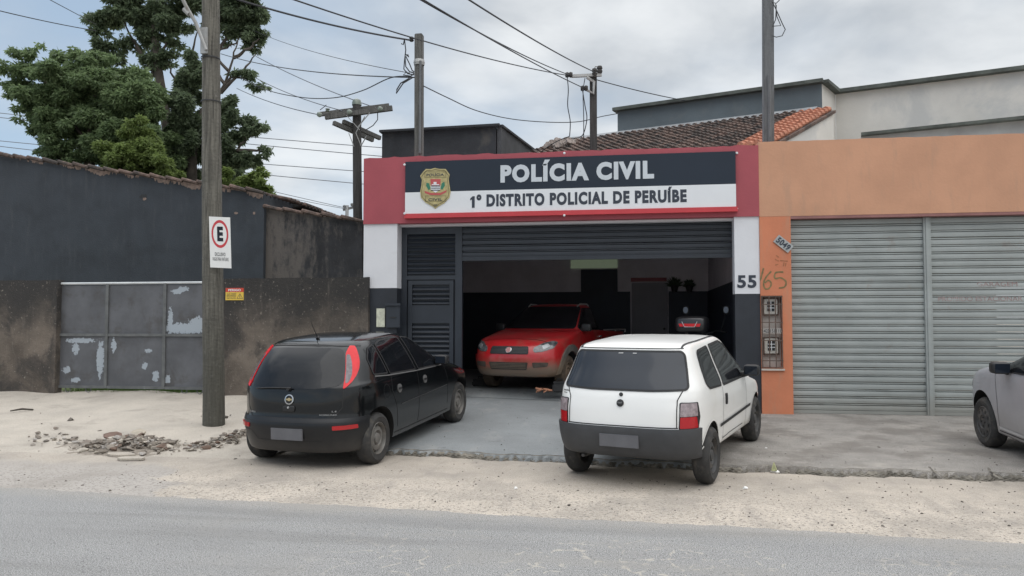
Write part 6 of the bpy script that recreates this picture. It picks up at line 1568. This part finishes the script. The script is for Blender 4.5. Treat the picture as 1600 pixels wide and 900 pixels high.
# things beside the pickup
def boxy(name, label, cat, px, py, z, sx, sy, sz, m_, rz=0):
    p = gp(px, py, z); t = thing(name, label, cat, (p.x, p.y, z), (0, 0, rz))
    g = MB(); g.box((-sx, -sy, 0), (sx, sy, sz)); build('box_body', g, m_, t, local=True, bevel=.02)
    g = MB(); g.box((-sx*.92, -sy*.92, sz), (sx*.92, sy*.92, sz+.03)); build('lid', g, m_, t, local=True, bevel=.008)
    g = MB(); g.tube([(-sx*.4, 0, sz+.03), (-sx*.35, 0, sz+.07), (sx*.35, 0, sz+.07), (sx*.4, 0, sz+.03)], .01, 6); build('handle', g, m_, t, local=True); return t
boxy('tool_box', 'black box on the garage floor beside the front wheel of the pickup', 'box', 875, 612, .41, .13, .10, .15, black_p, .1)
p = gp(850, 612, .41); g = MB()
for i in range(14): 
    a = Vector((p.x+rnd.uniform(-.12, .12), p.y+rnd.uniform(-.06, .06), p.z+rnd.uniform(.01, .05))); g.obox(a, (rnd.uniform(.03, .07), rnd.uniform(-.03, .03), rnd.uniform(-.02, .02)), (0, rnd.uniform(.015, .04), 0), (0, .004, rnd.uniform(.006, .012)))
o = build('cardboard_scrap', g, mat('orange_brown_card', (.42, .20, .12), .9, .2, 9)); tag(o, 'torn orange-brown cardboard on the garage floor in front of the pickup', 'litter')
boxy('tool_box', 'low dark box on the garage floor at the right front corner of the pickup', 'box', 752, 603, .41, .16, .10, .10, black_p, -.1)

# ================================================================== motorcycle inside the garage
mc = atd(1095, 560, 13.8); mz = .41
mo = thing('motorcycle', 'dark motorcycle with red tail light inside the garage beyond the white car', 'motorcycle', (mc.x, mc.y, mz), (0, 0, R(72)))
mbk = mat('motorcycle_black', (.02, .02, .022), .35, .1, coat=.5)
g = MB()                                           # local x forward; tail nearer the viewer
for nm_, xx in (('wheel', -.55), ('wheel', .72)):
    g = MB(); c = Vector((xx, 0, .30)); g.lathe([(.22, -.05), (.27, -.06), (.30, -.03), (.30, .03), (.27, .06), (.22, .05), (.22, -.05)], c, (0, 1, 0), 30); wl_ = build('wheel', g, tyre, mo, local=True, smooth=True)
    g = MB(); [g.tube([c, c+Vector((math.cos(t)*.23, 0, math.sin(t)*.23))], .012, 5) for t in np.linspace(0, 6.28, 7)[:-1]]; g.lathe([(.05, -.06), (.05, .06)], c, (0, 1, 0), 12); build('rim', g, steel_rim, wl_, local=True)
g = MB(); rbox(g, (.20, 0, .78), .26, .13, .14); build('fuel_tank', g, mbk, mo, local=True, smooth=True)
g = MB(); rbox(g, (-.30, 0, .80), .40, .13, .06, rot=Matrix.Rotation(R(8), 3, 'Y').to_quaternion()); build('seat', g, rub, mo, local=True, smooth=True)
g = MB(); rbox(g, (-.62, 0, .86), .16, .12, .06); tail = build('tail_cowl', g, mbk, mo, local=True, smooth=True)
g = MB(); g.prism([(-.79, -.08, .88), (-.79, .08, .88), (-.79, .05, .82), (-.79, -.05, .82)], (.04, 0, 0)); build('tail_lamp', g, lampred, tail, local=True)
g = MB(); rbox(g, (-.60, 0, 1.17), .20, .28, .14); g.tube([(-.6, .1, .9), (-.6, .1, 1.05)], .02, 6); tb_ = build('top_case', g, mbk, mo, local=True, smooth=True)
g = MB(); g.prism([(-.805, -.19, 1.18), (-.805, .19, 1.18), (-.805, .17, 1.13), (-.805, -.17, 1.13)], (.03, 0, 0)); build('red_reflector', g, lampred2, tb_, local=True)
g = MB(); g.tube([(-.81, -.13, 1.215), (-.815, -.085, 1.125), (-.815, .085, 1.125), (-.81, .13, 1.215)], .008, 6); build('reflector_trim', g, chrome, tb_, local=True)
g = MB(); rbox(g, (.12, 0, .45), .20, .12, .16); g.tube([(-.55, -.12, .30), (.0, -.14, .30), (.25, -.12, .35)], .035, 8); build('engine', g, darkwood, mo, local=True, smooth=True)
g = MB(); g.tube([(.72, .08, .30), (.50, .08, .95)], .022, 8); g.tube([(.72, -.08, .30), (.50, -.08, .95)], .022, 8); g.tube([(-.55, .1, .3), (-.05, .1, .40)], .02, 6); g.tube([(-.55, -.1, .3), (-.05, -.1, .40)], .02, 6); g.tube([(-.6, 0, .78), (.1, 0, .58), (.45, 0, .85)], .025, 6); build('fork', g, galv, mo, local=True)
g = MB(); g.tube([(.38, .38, 1.02), (.47, .2, 1.05), (.48, 0, .98), (.47, -.2, 1.05), (.38, -.38, 1.02)], .014, 8); hb = build('handlebar', g, black_p, mo, local=True, smooth=True)
g = MB(); rbox(g, (.60, 0, .90), .09, .11, .11); build('headlamp', g, mbk, mo, local=True, smooth=True)
for sg in (1, -1):
    g = MB(); g.tube([(.42, .28*sg, 1.04), (.44, .36*sg, 1.38)], .007, 6); rbox(g, (.44, .37*sg, 1.43), .015, .06, .075); mr_ = build('mirror', g, rub, mo, local=True, smooth=True)
    g = MB(); g.prism([(.421, .37*sg+.045*math.cos(t), 1.43+.06*math.sin(t)) for t in np.linspace(0, 6.28, 15)[:-1]], (.003, 0, 0)); build('mirror_glass', g, mat('pale_mirror_glass', (.12, .13, .15), .3, .02, metal=.9), mr_, local=True)
# hanging plants on the back wall
pot_m = mat('dark_green_plant', (.03, .05, .025), .7, .3, 12)
for px, lab, hh in ((1054, 'dark leafy plant in a wall pot beside the grey inner door', .34), (1077, 'oval dark wall hanging next to the leafy wall plant', .24)):
    c = at(px, 441, YW-.12); t = thing('wall_plant', lab, 'plant', c)
    g = MB(); g.lathe([(0, -.14), (.06, -.14), (.10, .0), (.09, .02), (0, .02)], c-Vector((0, 0, .1)), (0, 0, 1), 12); build('pot', g, black_p, t, smooth=True)
    g = MB()
    for i in range(90):
        a = rnd.uniform(0, 6.28); e = rnd.uniform(-.2, 1.3); l = rnd.uniform(.1, hh*.8); d = Vector((math.cos(a)*math.cos(e), math.sin(a)*math.cos(e)*.4, math.sin(e))); s_ = d.cross(Vector((0, 1, .1))).normalized()*.022; p = c-Vector((0, 0, .08))
        g.face([p, p+d*l*.5-s_, p+d*l, p+d*l*.5+s_])
    build('foliage', g, pot_m, t)
# ================================================================== one object for each separate piece of a repeated part
def islands(o):
    bm = bmesh.new(); bm.from_mesh(o.data); bm.faces.ensure_lookup_table(); seen = set(); out = []
    for f in bm.faces:
        if f.index in seen: continue
        st = [f]; seen.add(f.index); grp = []
        while st:
            q = st.pop(); grp.append(q.index)
            for v in q.verts:
                for h in v.link_faces:
                    if h.index not in seen: seen.add(h.index); st.append(h)
        out.append(grp)
    bm.free(); return out
SPLIT = {'painted_digit', 'bed_rail', 'painted_scrawl', 'glass_sticker', 'window_seal', 'panel_gap', 'door_gap', 'door_handle', 'badge_leaf', 'wheel_arch_lip', 'side_moulding', 'belt_moulding', 'roof_gutter', 'side_cladding', 'side_crease', 'sill_line', 'grille_bar', 'bumper_crease', 'rim_hole', 'roof_rail', 'crossarm', 'brace'}
for o in [o for o in list(COL.objects) if o.type == 'MESH' and o.name.split('.')[0] in SPLIT - {'brace', 'grille_bar'}]:
    gs = islands(o)
    if o.name.split('.')[0] == 'door_handle' and len(gs) > 2: continue
    if len(gs) < 2 or len(gs) > 24: continue
    src = o.data; V = [v.co.copy() for v in src.vertices]
    for k, fs in enumerate(gs):
        idx = {}; vs = []; fc = []
        for fi in fs:
            t = []
            for vi in src.polygons[fi].vertices:
                if vi not in idx: idx[vi] = len(vs); vs.append(V[vi])
                t.append(idx[vi])
            fc.append(t)
        me = bpy.data.meshes.new(src.name); me.from_pydata(vs, [], fc)
        for m in src.materials: me.materials.append(m)
        me.polygons.foreach_set('use_smooth', [src.polygons[fs[0]].use_smooth]*len(fc))
        if src.polygons[fs[0]].use_smooth: me.set_sharp_from_angle(angle=R(40))
        if k == 0: o.data = me
        else:
            c = o.copy(); c.data = me; COL.objects.link(c); c.parent = o.parent
